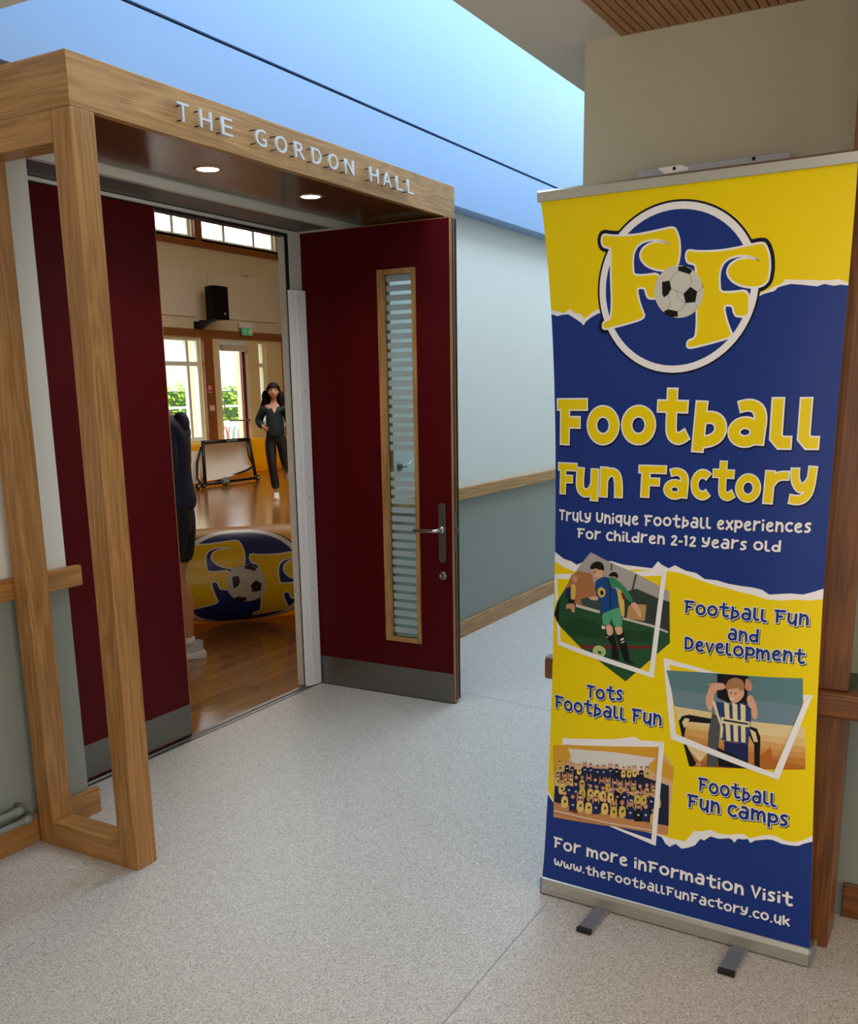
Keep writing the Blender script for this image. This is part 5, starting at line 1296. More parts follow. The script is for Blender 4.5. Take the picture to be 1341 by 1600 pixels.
BP = Print(0, BW, 40, ZB, ZT, 42, bnode, lambda u, z: (-1, 0, 0))
pm = lambda n, rgb: mat('print_' + n, rgb, .38, spec=.22)
cB, cY, cW, cD = pm('blue', (28, 56, 136)), pm('yellow', (246, 219, 0)), pm('white', (248, 248, 252)), pm('dark', (14, 20, 48))
tu = D['torn']
full = [(0, ZB), (BW, ZB), (BW, ZT), (0, ZT)]
BP.poly(full, 0, 0)
BP.poly(full, -.0006, 3)                                          # pale back of the sheet
BP.poly(tu[0] + [(BW, ZT), (0, ZT)], .0002, 1)
BP.poly(tu[0] + tu[1][::-1], .0002, 2)
BP.poly(tu[3] + [(BW, tu[4][-1][1])] + tu[4][::-1], .0002, 1)
BP.poly(tu[2] + tu[3][::-1], .0003, 2)
BP.poly(tu[4] + tu[5][::-1], .0003, 2)
sheet = BP.take('graphic_sheet', [cB, cY, cW, cW], bn)
bc, bk, sm = pm('ball_white', (214, 214, 208)), pm('black', (18, 18, 20)), pm('seam_grey', (150, 150, 146))
logo(BP, .0005, .00012, (0, 1, 2, 3, 4, 5, 6), ring=(.3880, 1.8490, .2250, .2155))
BP.take('printed_emblem', [cD, cW, cB, cY, bc, bk, sm], sheet)

GT = glyphs(.27)
for ch, xa, xb, za, zb in D['title']:
    wd, st = GT[ch]
    big = zb - za > .105
    i_ = .032 if big else .036
    pieces = sweep(st, .27)
    x0 = min(p.x for k, q in pieces for p in q); x1 = max(p.x for k, q in pieces for p in q)
    y0 = min(p.y for k, q in pieces for p in q); y1 = max(p.y for k, q in pieces for p in q)
    f = lambda p, dx=0, dz=0: (xa + dx + (p[0] - x0) / (x1 - x0) * (xb - xa), za + dz + (p[1] - y0) / (y1 - y0) * (zb - za))
    BP.strokes(pieces, .0004, 0, lambda p: f(p, .0035, -.005))
    BP.strokes(pieces, .0006, 1, f)
    BP.strokes(sweep(st, .27 - 2 * i_, i_), .0008, 2, f)
BP.take('printed_headline', [cD, cW, cY], sheet)


def text_line(P, txt, a, b, hgt, T, draw):
    Gs = glyphs(T)
    adv = [Gs[c][0] + (.10 if c != ' ' else 0) for c in txt]
    tot = sum(adv) - .10
    sx = (b[0] - a[0]) / tot
    x = 0
    for n_, (c, ad) in enumerate(zip(txt, adv)):
        jig = (.03 if n_ % 3 == 0 else (-.03 if n_ % 3 == 1 else 0))
        x_ = x
        F = lambda p, dx=0, dz=0, x_=x_, jig=jig: (a[0] + (x_ + p[0]) * sx + dx, a[1] + (b[1] - a[1]) * (x_ / tot) + (p[1] + jig) * hgt + dz)
        draw(P, F, Gs[c][1], T)
        x += ad


def white_text(P, F, st, T):
    pc = sweep(st, T)
    P.strokes(pc, .0004, 0, lambda p: F(p, .0014, -.0018))
    P.strokes(pc, .0006, 1, F)


def navy_text(P, F, st, T):
    o_ = .055
    pc = sweep(st, T + 2 * o_, -o_)
    P.strokes(pc, .0004, 0, lambda p: F(p, .0022, -.0028))
    P.strokes(pc, .0006, 1, F)
    P.strokes(sweep(st, T), .0008, 2, F)


for txt, a, b_, hgt, sty in D['lines']:
    text_line(BP, txt, a, b_, hgt, .20, navy_text if sty == 1 else white_text)
    BP.take('printed_wording', [cD, cW, cB], sheet)

PC = dict(frame=(248, 248, 252), grass=(38, 84, 52), grassd=(30, 70, 42), sky=(176, 170, 168), brick=(176, 118, 76), dark=(52, 64, 58), fence=(62, 78, 76),
          tan=(190, 150, 96), pale=(206, 202, 194), red2=(120, 40, 34), black=(20, 20, 24), skin=(228, 176, 146), skin2=(206, 150, 118), yel2=(222, 190, 96),
          yel3=(236, 204, 120), navy2=(30, 42, 92), navy3=(34, 38, 62), green=(46, 138, 96), green2=(86, 168, 132), white2=(228, 226, 224), blue2=(26, 74, 142), lime=(176, 200, 128),
          teal=(96, 134, 142), teal2=(116, 142, 158), cream=(236, 214, 164), cream2=(232, 198, 136), amber3=(214, 154, 84), rust=(188, 112, 42), amber=(222, 172, 104), orange=(204, 132, 58), grey2=(84, 88, 92), blueS=(44, 66, 118),
          creamS=(240, 226, 180), hair2=(176, 128, 88), hair3=(96, 64, 40), hair4=(24, 20, 20), peach=(222, 184, 140), amber2=(224, 168, 52), wood2=(206, 146, 92))
keys = list(PC)
pmats = [pm('photo_' + k, PC[k]) for k in keys]
n_ph = D['ph']
SOFT = ('skin', 'skin2', 'green', 'green2', 'blue2', 'yel2', 'yel3', 'lime', 'hair2', 'hair3', 'hair4')
k0 = 0
for n_ in n_ph:
    step = .0022 / n_
    for i, (c, pts) in enumerate(D['pics'][k0:k0 + n_]):
        if c in SOFT: pts = chaikin(pts, 2, True, .22)
        BP.poly(pts, .0004 + step * i, keys.index(c))
    BP.take('printed_photograph', pmats, sheet)
    k0 += n_

# base cassette, rails, feet
def by(u): return (2.692 - .036 * u / BW, 1.1315 - (1.1315 - .3045) * u / BW)
ang = math.atan2(.036, .827)
dirv = Vector((-.036, -.827, 0)).normalized(); nrm = Vector((-.827, .036, 0)).normalized()
prof_c = [(.006, .004), (.006, .040), (.002, .054), (-.006, .058), (-.030, .058), (-.062, .052), (-.074, .034), (-.074, .010), (-.066, .002), (0, .002)]
def extr(prof, ua, ub):
    o = Vector((2.690, 1.1315, 0))
    vs = []
    for u in (ua, ub):
        for d, z in prof:
            p = o + dirv * u + nrm * d; vs.append((p.x, p.y, z))
    n = len(prof)
    return vs, [tuple(range(n)), tuple(reversed(range(n, 2 * n)))] + [(i, (i + 1) % n, (i + 1) % n + n, i + n) for i in range(n)]
cas = MB().add(*extr(prof_c, 0.003, .826)).build('base_cassette', alu_m, bn, bevel=.0015)
for ua, ub in ((-.003, .003), (.826, .832)):
    MB().add(*extr([(d * 1.05, z * 1.03) for d, z in prof_c], ua, ub)).build('end_cap', alu2_m, bn)
MB().add(*extr([(.0085, .0135), (.0085, .0165), (.006, .0165), (.006, .0135)], .004, .825)).add(*extr([(.0075, .0365), (.0075, .0385), (.005, .0385), (.005, .0365)], .004, .825)).build('cassette_rib', alu_m, cas, merge=False)
for fu in (.215, .640):
    o = Vector((2.690, 1.1315, 0)) + dirv * fu
    ft = MB()
    pts = []
    for d in (-.05, .150):
        for e in (-.022, .022):
            for z in (.003, .014):
                p = o + nrm * d + dirv * e; pts.append((p.x, p.y, z if d > 0 else min(z, .0135)))
    ft.add(pts, [(0, 2, 3, 1), (4, 5, 7, 6), (0, 1, 5, 4), (2, 6, 7, 3), (0, 4, 6, 2), (1, 3, 7, 5)])
    fo = ft.build('foot', alu2_m, bn, bevel=.002)
    pts = []
    for d in (.146, .160):
        for e in (-.0235, .0235):
            for z in (.001, .0155):
                p = o + nrm * d + dirv * e; pts.append((p.x, p.y, z))
    MB().add(pts, [(0, 2, 3, 1), (4, 5, 7, 6), (0, 1, 5, 4), (2, 6, 7, 3), (0, 4, 6, 2), (1, 3, 7, 5)]).build('rubber_tip', black_m, fo, bevel=.002)
# top clamp rail and support pole behind the sheet
vs = []
for u in (-.006, BW + .006):
    s_ = u / BW
    y_ = pv(CL, 2.115) + (pv(CR, 2.115) - pv(CL, 2.115)) * s_
    x_ = 2.692 - .036 * s_
    for d, z in ((-.008, 2.104), (-.010, 2.128), (-.004, 2.134), (.006, 2.134), (.010, 2.126), (.008, 2.104)):
        vs.append((x_ + d, y_, z))
MB().add(vs, [tuple(range(6)), tuple(reversed(range(6, 12)))] + [(i, (i + 1) % 6, (i + 1) % 6 + 6, i + 6) for i in range(6)]).build('top_rail', alu_m, bn, bevel=.001)
MB().tube([(2.722, .72, .05), (2.735, .725, 1.0), (2.712, .735, 2.12)], .008, seg=12).build('support_pole', alu_m, bn)

# ================================================================== INSIDE THE HALL
W = 13.6
K = W / 12.1
fx = lambda x: x * K
fz = lambda z: 1.6 + (z - 1.6) * K
HC = 5.7
# far wall: solid pieces around the openings
b = MB()
zs, zt, zc0, zc1 = .70, fz(2.535), fz(4.17), fz(4.92)
def wb(x0, x1, z0, z1, mi=0): b.box(x0, x1, W, W + .35, z0, z1, 1 if z1 <= zt else 0)
wb(fx(13.36), fx(13.79), 0, zt); wb(fx(14.62), fx(14.93), 0, zt); wb(fx(15.15), 22, 0, zt); wb(-4, fx(11.75), 0, zt)
wb(fx(11.75), fx(13.36), 0, zs); wb(fx(14.93), fx(15.15), 0, .95)
wb(-4, 22, zt, zc0)
wb(-4, fx(10.9), zc0, zc1); wb(fx(13.32), fx(13.53), zc0, zc1); wb(fx(15.58), 22, zc0, zc1)
wb(-4, 22, zc1, HC)
tag(b.build('wall_hall_far', [cream_m, mat('hall_cream_yellow_bounce', (238, 216, 160), .6)], merge=False), 'cream far wall of the hall with windows', 'wall', kind='structure')  # lower pieces: cream with yellow bounce from the barriers put into the colour
tag(MB().box(-4, 22, 3.2, W + .35, HC, HC + .1).build('ceiling_hall', mat('hall_ceiling', (230, 226, 214), .7)), 'high ceiling of the hall', 'ceiling', kind='structure')
tag(MB().box(-4.1, -4, 3.25, W, 0, HC).build('wall_hall_left', cream_m), 'left wall of the hall', 'wall', kind='structure')
tag(MB().box(21.5, 21.6, 3.25, W, 0, HC).build('wall_hall_right', cream_m), 'right wall of the hall', 'wall', kind='structure')
tag(MB().box(-4, 4.2, 3.25, 3.27, 2.5, HC).box(4.32, 22, 3.25, 3.27, 0, HC).box(-4, 2.3, 3.25, 3.27, 0, 2.5).box(4.2, 4.32, 3.25, 3.27, 2.5, HC).build('wall_hall_near', cream_m, merge=False), 'hall side of the doorway wall', 'wall', kind='structure')
# timber rails and posts
ht = mat('hall_brown_timber', (142, 86, 40), .4, var=.12, vscale=8)
tag(MB().box(-3.9, 21.4, W - .05, W, fz(2.55), fz(2.68)).build('trim_5', ht), 'brown timber rail across the hall above the windows', 'rail', kind='structure')
tag(MB().box(-3.9, 21.4, W - .05, W, fz(4.03), fz(4.17)).build('trim_6', ht), 'brown timber rail under the high hall windows', 'rail', kind='structure')
tag(MB().box(fx(13.375), fx(13.61), W - .06, W, 0, fz(2.55)).build('trim_7', ht), 'brown timber post between the hall window and the glazed door', 'post', kind='structure')
tag(MB().box(fx(15.62), fx(15.78), W - .06, W, 0, fz(2.55)).build('trim_8', ht), 'brown timber post right of the glazed hall door', 'post', kind='structure')
tag(MB().box(fx(13.34), fx(13.52), W - .06, W, fz(4.17), fz(5.0)).build('trim_9', ht), 'brown timber mullion between the high hall windows', 'post', kind='structure')
wf = mat('window_white_paint', (236, 234, 220), .45)
pane_m = glass('window_glass', (.96, .98, .98))


def window(name, x0, x1, z0, z1, vx, hz, label):
    o = thing(name, ((x0 + x1) / 2, W + .1, z0), label, 'window', kind='structure')
    t = .055
    b = MB()
    b.box(x0, x0 + t, W + .06, W + .16, z0, z1); b.box(x1 - t, x1, W + .06, W + .16, z0, z1)
    b.box(x0 + t, x1 - t, W + .06, W + .16, z0, z0 + t); b.box(x0 + t, x1 - t, W + .06, W + .16, z1 - t, z1)
    for v in vx: b.box(v - .035, v + .035, W + .065, W + .155, z0 + t, z1 - t)
    for h in hz: b.box(x0 + t, x1 - t, W + .07, W + .15, h - .04, h + .04)
    b.build('window_frame', wf, o, merge=False)
    MB().box(x0 + t, x1 - t, W + .105, W + .111, z0 + t, z1 - t).build('window_pane', pane_m, o)
    MB().box(x0 - .03, x1 + .03, W - .05, W + .16, z0 - .04, z0 + .005).build('window_sill', wf, o)


window('window_1', fx(11.75), fx(13.36), zs, zt, [fx(12.45), fx(13.08)], [fz(2.10)], 'tall white window behind the person in navy')
window('window_2', fx(10.9), fx(13.32), zc0, zc1, [fx(12.1), fx(12.92)], [], 'high clerestory window left of the brown mullion')
window('window_3', fx(13.53), fx(15.58), zc0, zc1, [fx(14.2), fx(15.02)], [], 'high clerestory window right of the brown mullion')
window('window_4', fx(14.93), fx(15.15), .95, zt, [], [fz(2.1)], 'narrow white window beside the glazed hall door')
d3 = thing('door_3', (fx(14.2), W + .1, 0), 'glazed exit door in the far wall of the hall', 'door', kind='structure')
x0, x1 = fx(13.79), fx(14.62)
zh = fz(2.44)
b = MB().box(x0, x0 + .07, W + .02, W + .14, 0, zt).box(x1 - .06, x1, W + .02, W + .14, 0, zt).box(x0 + .07, x1 - .06, W + .02, W + .14, zh, zt)
b.build('door_frame', wf, d3, merge=False)
b = MB().box(x0 + .07, x0 + .11, W + .05, W + .10, 0, zh).box(x0 + .11, x1 - .15, W + .05, W + .10, 0, .25).box(x0 + .11, x1 - .15, W + .05, W + .10, zh - .10, zh)
b.build('door_rails', wf, d3, merge=False)
MB().box(x1 - .15, x1 - .06, W + .04, W + .11, 0, zh).build('door_stile', mat('door_dark_red_paint', (112, 8, 18), .4), d3)
MB().box(x0 + .11, x1 - .15, W + .07, W + .076, .25, zh - .10).build('glass_pane', pane_m, d3)
MB().tube([(x0 + .09, W + .04, 1.40), (x0 + .09, W - .02, 1.36), (x0 + .12, W - .04, 1.12), (x0 + .2, W - .05, 1.04), (x1 - .1, W - .05, 1.04), (x1 - .1, W + .05, 1.04)], .016, seg=10).build('push_bar', alu_m, d3)
MB().box(x0 + .1, x1 - .05, W - .06, W + .02, zh - .12, zh - .01).build('door_closer', mat('closer_beige', (206, 198, 178), .5), d3)

# wall panels, speaker, exit sign, small boxes
pn = mat('acoustic_panel', (224, 214, 196), .8)
for xa, xb, lab in ((11.9, 13.29, 'pale acoustic panel left of the black loudspeaker'), (13.63, 15.49, 'pale acoustic panel right of the black loudspeaker')):
    tag(MB().box(fx(xa), fx(xb), W - .04, W, fz(2.88), fz(3.65)).build('wall_panel', pn, bevel=.008), lab, 'wall panel', 'acoustic panels on the far hall wall')
sp = thing('loudspeaker', (fx(13.8), W - .2, fz(2.7)), 'black loudspeaker on a bracket high on the hall wall', 'loudspeaker')
xa, xb, za, zb = fx(13.46) * .975 + .13, fx(14.14) * .972 - .13, 1.6 + (fz(2.86) - 1.6) * .97, 1.6 + (fz(3.43) - 1.6) * .97
MB().prism([(xa, W - .52), (xb, W - .52), (xb - .08, W - .22), (xa + .10, W - .22)], 2, za, zb).build('cabinet', mat('speaker_black', (6, 6, 7), .6, spec=.15), sp, bevel=.02)
gr = MB().box(xa + .03, xb - .03, W - .535, W - .52, za + .03, zb - .03).build('grille', mat('speaker_grille', (9, 9, 10), .8, spec=.15), sp, bevel=.01)
MB().lathe([(.0001, -.004), (.026, -.004), (.026, 0)], ((xa + xb) / 2 + .08, W - .535, za + .11), axis=1, seg=16).build('badge', alu_m, gr)
MB().prism([(W - .44, za), (W - .44, za - .03), (W - .12, za - .16), (W - .002, za - .16), (W - .002, za - .06), (W - .12, za)], 0, xa + .03, xa + .12).box(xa - .02, xa + .16, W - .03, W - .001, za - .2, za - .02).build('bracket', mat('bracket_black', (12, 12, 12), .5), sp, merge=False)
ex = thing('exit_sign', (fx(14.6), W - .1, fz(2.64)), 'small green running man exit sign with arrow above the hall door', 'sign')
xa, xb, za, zb = fx(14.47) - .14, fx(14.78) - .14, fz(2.625), fz(2.79)
MB().box(xa, xb, W - .14, W - .05, zb - .05, zb + .05).box(xa + .01, xb - .01, W - .125, W - .115, za - .01, zb - .05).box(xa + .05, xb - .05, W - .06, W, zb - .03, zb + .03).build('housing', whitep_m, ex, merge=False)
face = MB().box(xa + .015, xb - .015, W - .129, W - .125, za, zb - .055).build('green_face', mat('exit_green', (0, 120, 70), .4, emit=(0, 150, 90), estr=.5), ex)
b = MB()
cx_, cz_ = xa + .10, (za + zb) / 2 - .025
def E2(pts): b.prism(pts, 1, W - .132, W - .1295)
E2([(cx_ - .012, cz_ - .05), (cx_ + .012, cz_ - .05), (cx_ + .012, cz_ + .01), (cx_ + .04, cz_ + .01), (cx_, cz_ + .055), (cx_ - .04, cz_ + .01), (cx_ - .012, cz_ + .01)])
dx_ = xb - .10
E2([(dx_ + .01, cz_ - .055), (dx_ + .07, cz_ - .055), (dx_ + .07, cz_ + .055), (dx_ + .01, cz_ + .055)])
E2([(dx_ - .03, cz_ + .028), (dx_ - .012, cz_ + .038), (dx_ - .002, cz_ + .022), (dx_ - .016, cz_ + .012)])
E2([(dx_ - .05, cz_ + .012), (dx_ - .02, cz_ + .010), (dx_ + .005, cz_ - .002), (dx_ - .012, cz_ - .016), (dx_ + .0, cz_ - .05), (dx_ - .014, cz_ - .05), (dx_ - .028, cz_ - .02), (dx_ - .055, cz_ - .045), (dx_ - .062, cz_ - .035), (dx_ - .035, cz_ - .008), (dx_ - .055, cz_ + .0)])
b.build('pictogram', mat('sign_white', (240, 246, 242), .5), face, merge=False)
pb = tag(MB().box(fx(14.55), fx(14.75), W - .06, W, fz(3.67), fz(3.82)).build('sensor_box', mat('box_cream', (220, 212, 188), .5), bevel=.01), 'small cream sensor box above the right acoustic panel', 'box')
ns = thing('no_smoking_sign', (fx(13.46), W - .062, fz(1.6)), 'small red no smoking notice on the brown post', 'sign')
MB().box(fx(13.386), fx(13.537), W - .066, W - .06, fz(1.60), fz(1.75)).build('plate', mat('sign_red', (190, 26, 30), .4), ns)
c_ = (fx(13.462), W - .0665, fz(1.692))
b = MB()
for i in range(24):
    a0, a1 = 2 * PI * i / 24, 2 * PI * (i + 1) / 24
    q = [(c_[0] + r * math.cos(a), c_[2] + r * math.sin(a)) for r, a in ((.036, a0), (.046, a0), (.046, a1), (.036, a1))]
    b.prism(q, 1, W - .068, W - .066)
b.prism([(c_[0] - .034, c_[2] + .026), (c_[0] - .026, c_[2] + .034), (c_[0] + .034, c_[2] - .026), (c_[0] + .026, c_[2] - .034)], 1, W - .068, W - .066)
b.box(c_[0] - .025, c_[0] + .025, W - .068, W - .066, c_[2] - .006, c_[2] + .006)
b.box(fx(13.40), fx(13.523), W - .068, W - .066, fz(1.612), fz(1.622))
b.build('symbol', mat('sign_white', (240, 246, 242)), ns, merge=False)
cpn = thing('call_point', (fx(13.48), W - .06, fz(1.3)), 'small pale call point box below the no smoking notice', 'box')
MB().box(fx(13.43), fx(13.53), W - .10, W - .06, fz(1.29), fz(1.39)).build('case', mat('call_point_pale', (226, 190, 180), .4), cpn, bevel=.008)
MB().box(fx(13.455), fx(13.505), W - .104, W - .10, fz(1.315), fz(1.365)).build('button_plate', whitep_m, cpn)

# ------------------------------------------------------------------ inflatable pitch walls
def inflatable(name, label, c, dirx, r, length, withlogo, group=None):
    """half-round air-filled barrier lying on the floor; c: middle of its axis at floor height"""
    t = thing(name, (c[0], c[1], 0), label, 'inflatable barrier', group)
    d = Vector((dirx[0], dirx[1], 0)).normalized(); n = Vector((d.y, -d.x, 0))     # n points to the viewer
    n_a, n_l = 28, 40
    vs = []; fs = []
    for i in range(n_l + 1):
        u = -length / 2 + length * i / n_l
        e = min(1, (1 - abs(2 * u / length)) * length / 2 / r)
        q = r * math.sqrt(max(.0, 1 - (1 - e) ** 2)) * .35 + r * .65
        for k in range(n_a):
            a = 2 * PI * k / n_a
            p = Vector((c[0], c[1], 0)) + d * u + n * (q * math.cos(a))
            vs.append((p.x, p.y, max(.002, r + q * math.sin(a))))
    for i in range(n_l):
        for k in range(n_a):
            k2 = (k + 1) % n_a
            fs.append((i * n_a + k, i * n_a + k2, (i + 1) * n_a + k2, (i + 1) * n_a + k))
    b = MB().add(vs, fs, 0, True)
    b.add(vs[:n_a], [tuple(range(n_a))], 0); b.add(vs[-n_a:], [tuple(range(n_a))], 0)
    M = pvc('inflatable_yellow' if withlogo else 'inflatable_amber', (244, 196, 12) if withlogo else (255, 204, 0))
    body = b.build('tube', M, t)
    if withlogo:
        # artwork wrapped round the front half: u along the tube, v is arc length measured from the front line
        def node(u, v):
            a = v / r
            p = Vector((c[0], c[1], r)) + d * u + n * (r * math.cos(a)) + Vector((0, 0, r * math.sin(a)))
            return (p.x, p.y, p.z)
        def lift(u, v):
            a = v / r
            p = n * math.cos(a) + Vector((0, 0, math.sin(a)))
            return (p.x, p.y, p.z)
        IP = Print(-.5, .5, 10, -.5, .5, 40, node, lift)
        IP.outward = lambda q: (Vector((q[0], q[1], q[2])) - (Vector((c[0], c[1], r)) + d * ((Vector((q[0], q[1], 0)) - Vector((c[0], c[1], 0))).dot(d))))
        s_ = .45 / .2250
        X = lambda p: ((p[0] - .3880) * s_, (p[1] - 1.8490) * s_)
        im = [mat('pvc_' + nm, rgb, .3) for nm, rgb in (('dark', (14, 20, 48)), ('white', (232, 232, 230)), ('blue', (22, 40, 110)), ('yellow', (236, 196, 10)), ('ball', (200, 200, 194)), ('black', (18, 18, 20)), ('seam', (150, 150, 146)))]
        logo(IP, .0025, .0006, (0, 1, 2, 3, 4, 5, 6), X=X, ring=(.3880, 1.8490, .2250, .2155), k=s_)
        IP.take('printed_emblem', im, body)
    return t


inflatable('inflatable_barrier', 'yellow inflatable barrier with round football emblem just inside the doorway', (5.085 + .643 * .335 + .02, 4.353 + .766 * .335 + .02), (.766, -.643), .335, 2.3, True, 'inflatable barriers')
inflatable('inflatable_barrier', 'yellow inflatable barrier along the far wall behind the black goal', (15.6, 13.20), (1, 0), .34, 5.6, False, 'inflatable barriers')

# ------------------------------------------------------------------ folding goal and ball
GY = 11.85
gk = GY / 11.9
G2 = lambda x, z, dy=0: (x * gk, GY + dy, 1.6 + (z - 1.6) * gk)
go = thing('football_goal', (13.7, GY, 0), 'black framed folding football goal with white net in the hall', 'goal')
TL, TR, BR, BL = G2(13.03, .765), G2(14.27, .760), G2(14.41, .035), G2(13.03, .05)
MB().tube([TL, TR], .034, seg=12).build('crossbar', blackp_m, go)
MB().box(13.55, 13.85, GY - .036, GY - .033, .755, .785).build('crossbar_label', mat('label_grey', (120, 120, 126), .5), go)
MB().tube([TL, BL], .03, seg=12).build('post', blackp_m, go)
MB().tube([TR, BR], .03, seg=12).build('post', blackp_m, go)
MB().tube([(BL[0], GY, .05), (BR[0], GY, .045)], .026, seg=12).build('base_bar', blackp_m, go)
MB().tube([G2(14.36, .262), G2(14.15, .20), (13.35, GY + .1, .06)], .018, seg=10).build('brace', blackp_m, go)
MB().tube([G2(14.20, .72), G2(14.24, .45), G2(14.36, .262)], .016, seg=10).build('brace', blackp_m, go)
MB().tube([G2(12.98, .69), G2(12.86, .42), G2(12.84, .16), (12.75, GY - .12, .07)], .022, seg=10).build('brace', blackp_m, go)
for x_, y_ in ((12.62, GY - .16), (12.82, GY - .10), (14.32, GY - .06)):
    b = MB().lathe([(.0001, -.02), (.025, -.022), (.05, -.02), (.056, -.012), (.056, .012), (.05, .02), (.025, .022), (.0001, .02)], (x_, y_, .056), axis=1, seg=20)
    wh = b.build('wheel', blackp_m, go)
    MB().lathe([(.0001, -.026), (.022, -.026), (.024, -.018)], (x_, y_, .056), axis=1, seg=14).build('hub', mat('hub_tan', (190, 176, 140), .5), wh)
MB().tube([(12.62, GY - .16, .06), (12.82, GY - .10, .075), (BL[0], GY, .06)], .03, seg=10).build('wheel_arm', blackp_m, go)
net_m = mat('goal_net', (240, 236, 228), .8, alpha=.88)
b = MB()
n_u, n_v = 16, 10
vs = []
for j in range(n_v + 1):
    for i in range(n_u + 1):
        s_, t_ = i / n_u, j / n_v
        x_ = TL[0] + (TR[0] - TL[0]) * s_ + (.09 * (1 - t_)) * s_
        bot = .10 + .10 * s_ ** 2
        z_ = bot + (.755 - bot) * t_
        vs.append((x_, GY + .02 + .22 * math.sin(PI * t_) ** .7 * (.4 + .6 * math.sin(PI * s_)) + .012 * math.sin(9 * s_ + 4 * t_), z_))
b.add(vs, [(j * (n_u + 1) + i, j * (n_u + 1) + i + 1, (j + 1) * (n_u + 1) + i + 1, (j + 1) * (n_u + 1) + i) for j in range(n_v) for i in range(n_u)], 0, True)
b.build('net', net_m, go, fix=False)
b = MB()
vs = []
for j in range(5):
    for i in range(5):
        s_, t_ = i / 4, j / 4
        vs.append((BL[0] - .08 - .22 * s_ * (1 - t_ * .7), GY + .03 + .1 * s_, .08 + .55 * t_))
b.add(vs, [(j * 5 + i, j * 5 + i + 1, (j + 1) * 5 + i + 1, (j + 1) * 5 + i) for j in range(4) for i in range(4)], 0, True)
b.build('net', net_m, go, fix=False)
# ball: truncated icosahedron-like panels
fb_m = mat('football_black', (20, 20, 22), .4); fw_m = mat('football_white', (230, 230, 226), .4)
me = bpy.data.meshes.new('football')
bm = bmesh.new()
bmesh.ops.create_icosphere(bm, subdivisions=4, radius=.078)
ico = bmesh.new(); bmesh.ops.create_icosphere(ico, subdivisions=1, radius=1)
ax = [v.co.normalized() for v in ico.verts]; ico.free()
for f in bm.faces:
    c = f.calc_center_median().normalized(); f.smooth = True
    dd = sorted(c.dot(a) for a in ax)
    f.material_index = 1 if (dd[-1] - dd[-2] < .045 or dd[-1] > .93) and dd[-1] < .955 else 0
me.materials.append(fb_m); me.materials.append(fw_m)
bm.to_mesh(me); bm.free()
o = bpy.data.objects.new('football', me); COL.objects.link(o); o.location = (13.32, GY - .16, .078); o.rotation_euler = (.4, .7, .2)
tag(o, 'small black and white football in front of the goal', 'ball')

# ================================================================== OUTSIDE THE HALL WINDOWS
tag(MB().box(-6, 60, W + .36, 70, -.25, -.1).build('ground', mat('paving_pale', (196, 192, 184), .8)), 'pale paving outside the hall', 'ground', kind='structure')
random.seed(4)
leaf = [mat('hedge_leaf_%s' % k, c, .6) for k, c in (('bright', (190, 216, 52)), ('mid', (150, 188, 44)), ('deep', (108, 150, 44)))]
hb = MB()
for i in range(6500):
    x_ = random.uniform(14, 33); top = 1.78 + .10 * math.sin(x_ * 2.1) + .06 * math.sin(x_ * 5.3)
    y_ = random.uniform(19.9, 20.25) if random.random() < .7 else random.uniform(19.9, 21)
    z_ = random.uniform(.0, top) if y_ < 20.25 else top - random.random() * .15
    s_ = random.uniform(.05, .11); a = random.uniform(0, 6.28); e = random.uniform(-.9, .9)
    u = Vector((math.cos(a), math.sin(a) * math.cos(e), math.sin(a) * math.sin(e))) * s_
    v = Vector((-math.sin(a), math.cos(a) * math.cos(e + .5), math.cos(a) * math.sin(e + .5))) * s_ * .6
    c = Vector((x_, y_, z_))
    hb.add([c - u, c + v, c + u, c - v], [(0, 1, 2, 3)], random.choice((0, 0, 1, 1, 2)))
hd = thing('hedge', (22, 20.4, -.1), 'bright green clipped hedge outside the hall windows', 'hedge')
hb.build('foliage', leaf, hd, merge=False, fix=False)
MB().box(14, 33, 20.15, 21, -.1, 1.66).build('core', mat('hedge_core', (60, 90, 28), .8), hd)
gw = thing('garden_wall', (22, 18.5, -.1), 'low pale wall with a white rail in front of the hedge', 'wall')
MB().box(13, 32, 18.4, 18.6, -.1, .78).build('wall_face', mat('garden_wall_pale', (232, 228, 216), .7), gw)
MB().box(13, 32, 18.36, 18.64, .78, .84).build('coping', mat('coping_pale', (240, 238, 230), .6), gw)
MB().tube([(13, 18.5, 1.24), (32, 18.5, 1.24)], .03, seg=10).build('rail', wf, gw)
for i in range(13):
    MB().tube([(13.5 + i * 1.5, 18.5, .83), (13.5 + i * 1.5, 18.5, 1.25)], .025, seg=8).build('rail_post', wf, gw)
rk_m = [mat('rack_red', (200, 60, 40), .4), mat('rack_grey', (150, 160, 158), .4)]
rk = thing('bike_rack', (17.6, 16.5, -.1), 'row of curved red and grey bicycle hoops outside the glazed door', 'bike rack')
for i in range(9):
    x_ = 17.75 + i * .2
    pts = [(x_, 16.3, -.1), (x_, 16.3, .62), (x_ + .02, 16.34, .74), (x_ + .07, 16.42, .79), (x_ + .13, 16.52, .76), (x_ + .15, 16.56, .62), (x_ + .15, 16.56, -.1)]
    MB().tube(pts, .022, seg=8).build('hoop', rk_m[0 if i in (4, 5) else 1], rk)
hs = thing('house', (47, 40, -.1), 'pale stone house beyond the hedge', 'house')
MB().box(46.9, 62, 40, 50, -.1, 7).build('house_wall', mat('house_pebbledash', (168, 164, 158), .9, var=.3, vscale=40), hs)
MB().prism([(39.6, 7.0), (50.4, 7.0), (45, 10.5)], 0, 46.5, 62.4).build('roof', mat('house_slate', (104, 104, 110), .8), hs)
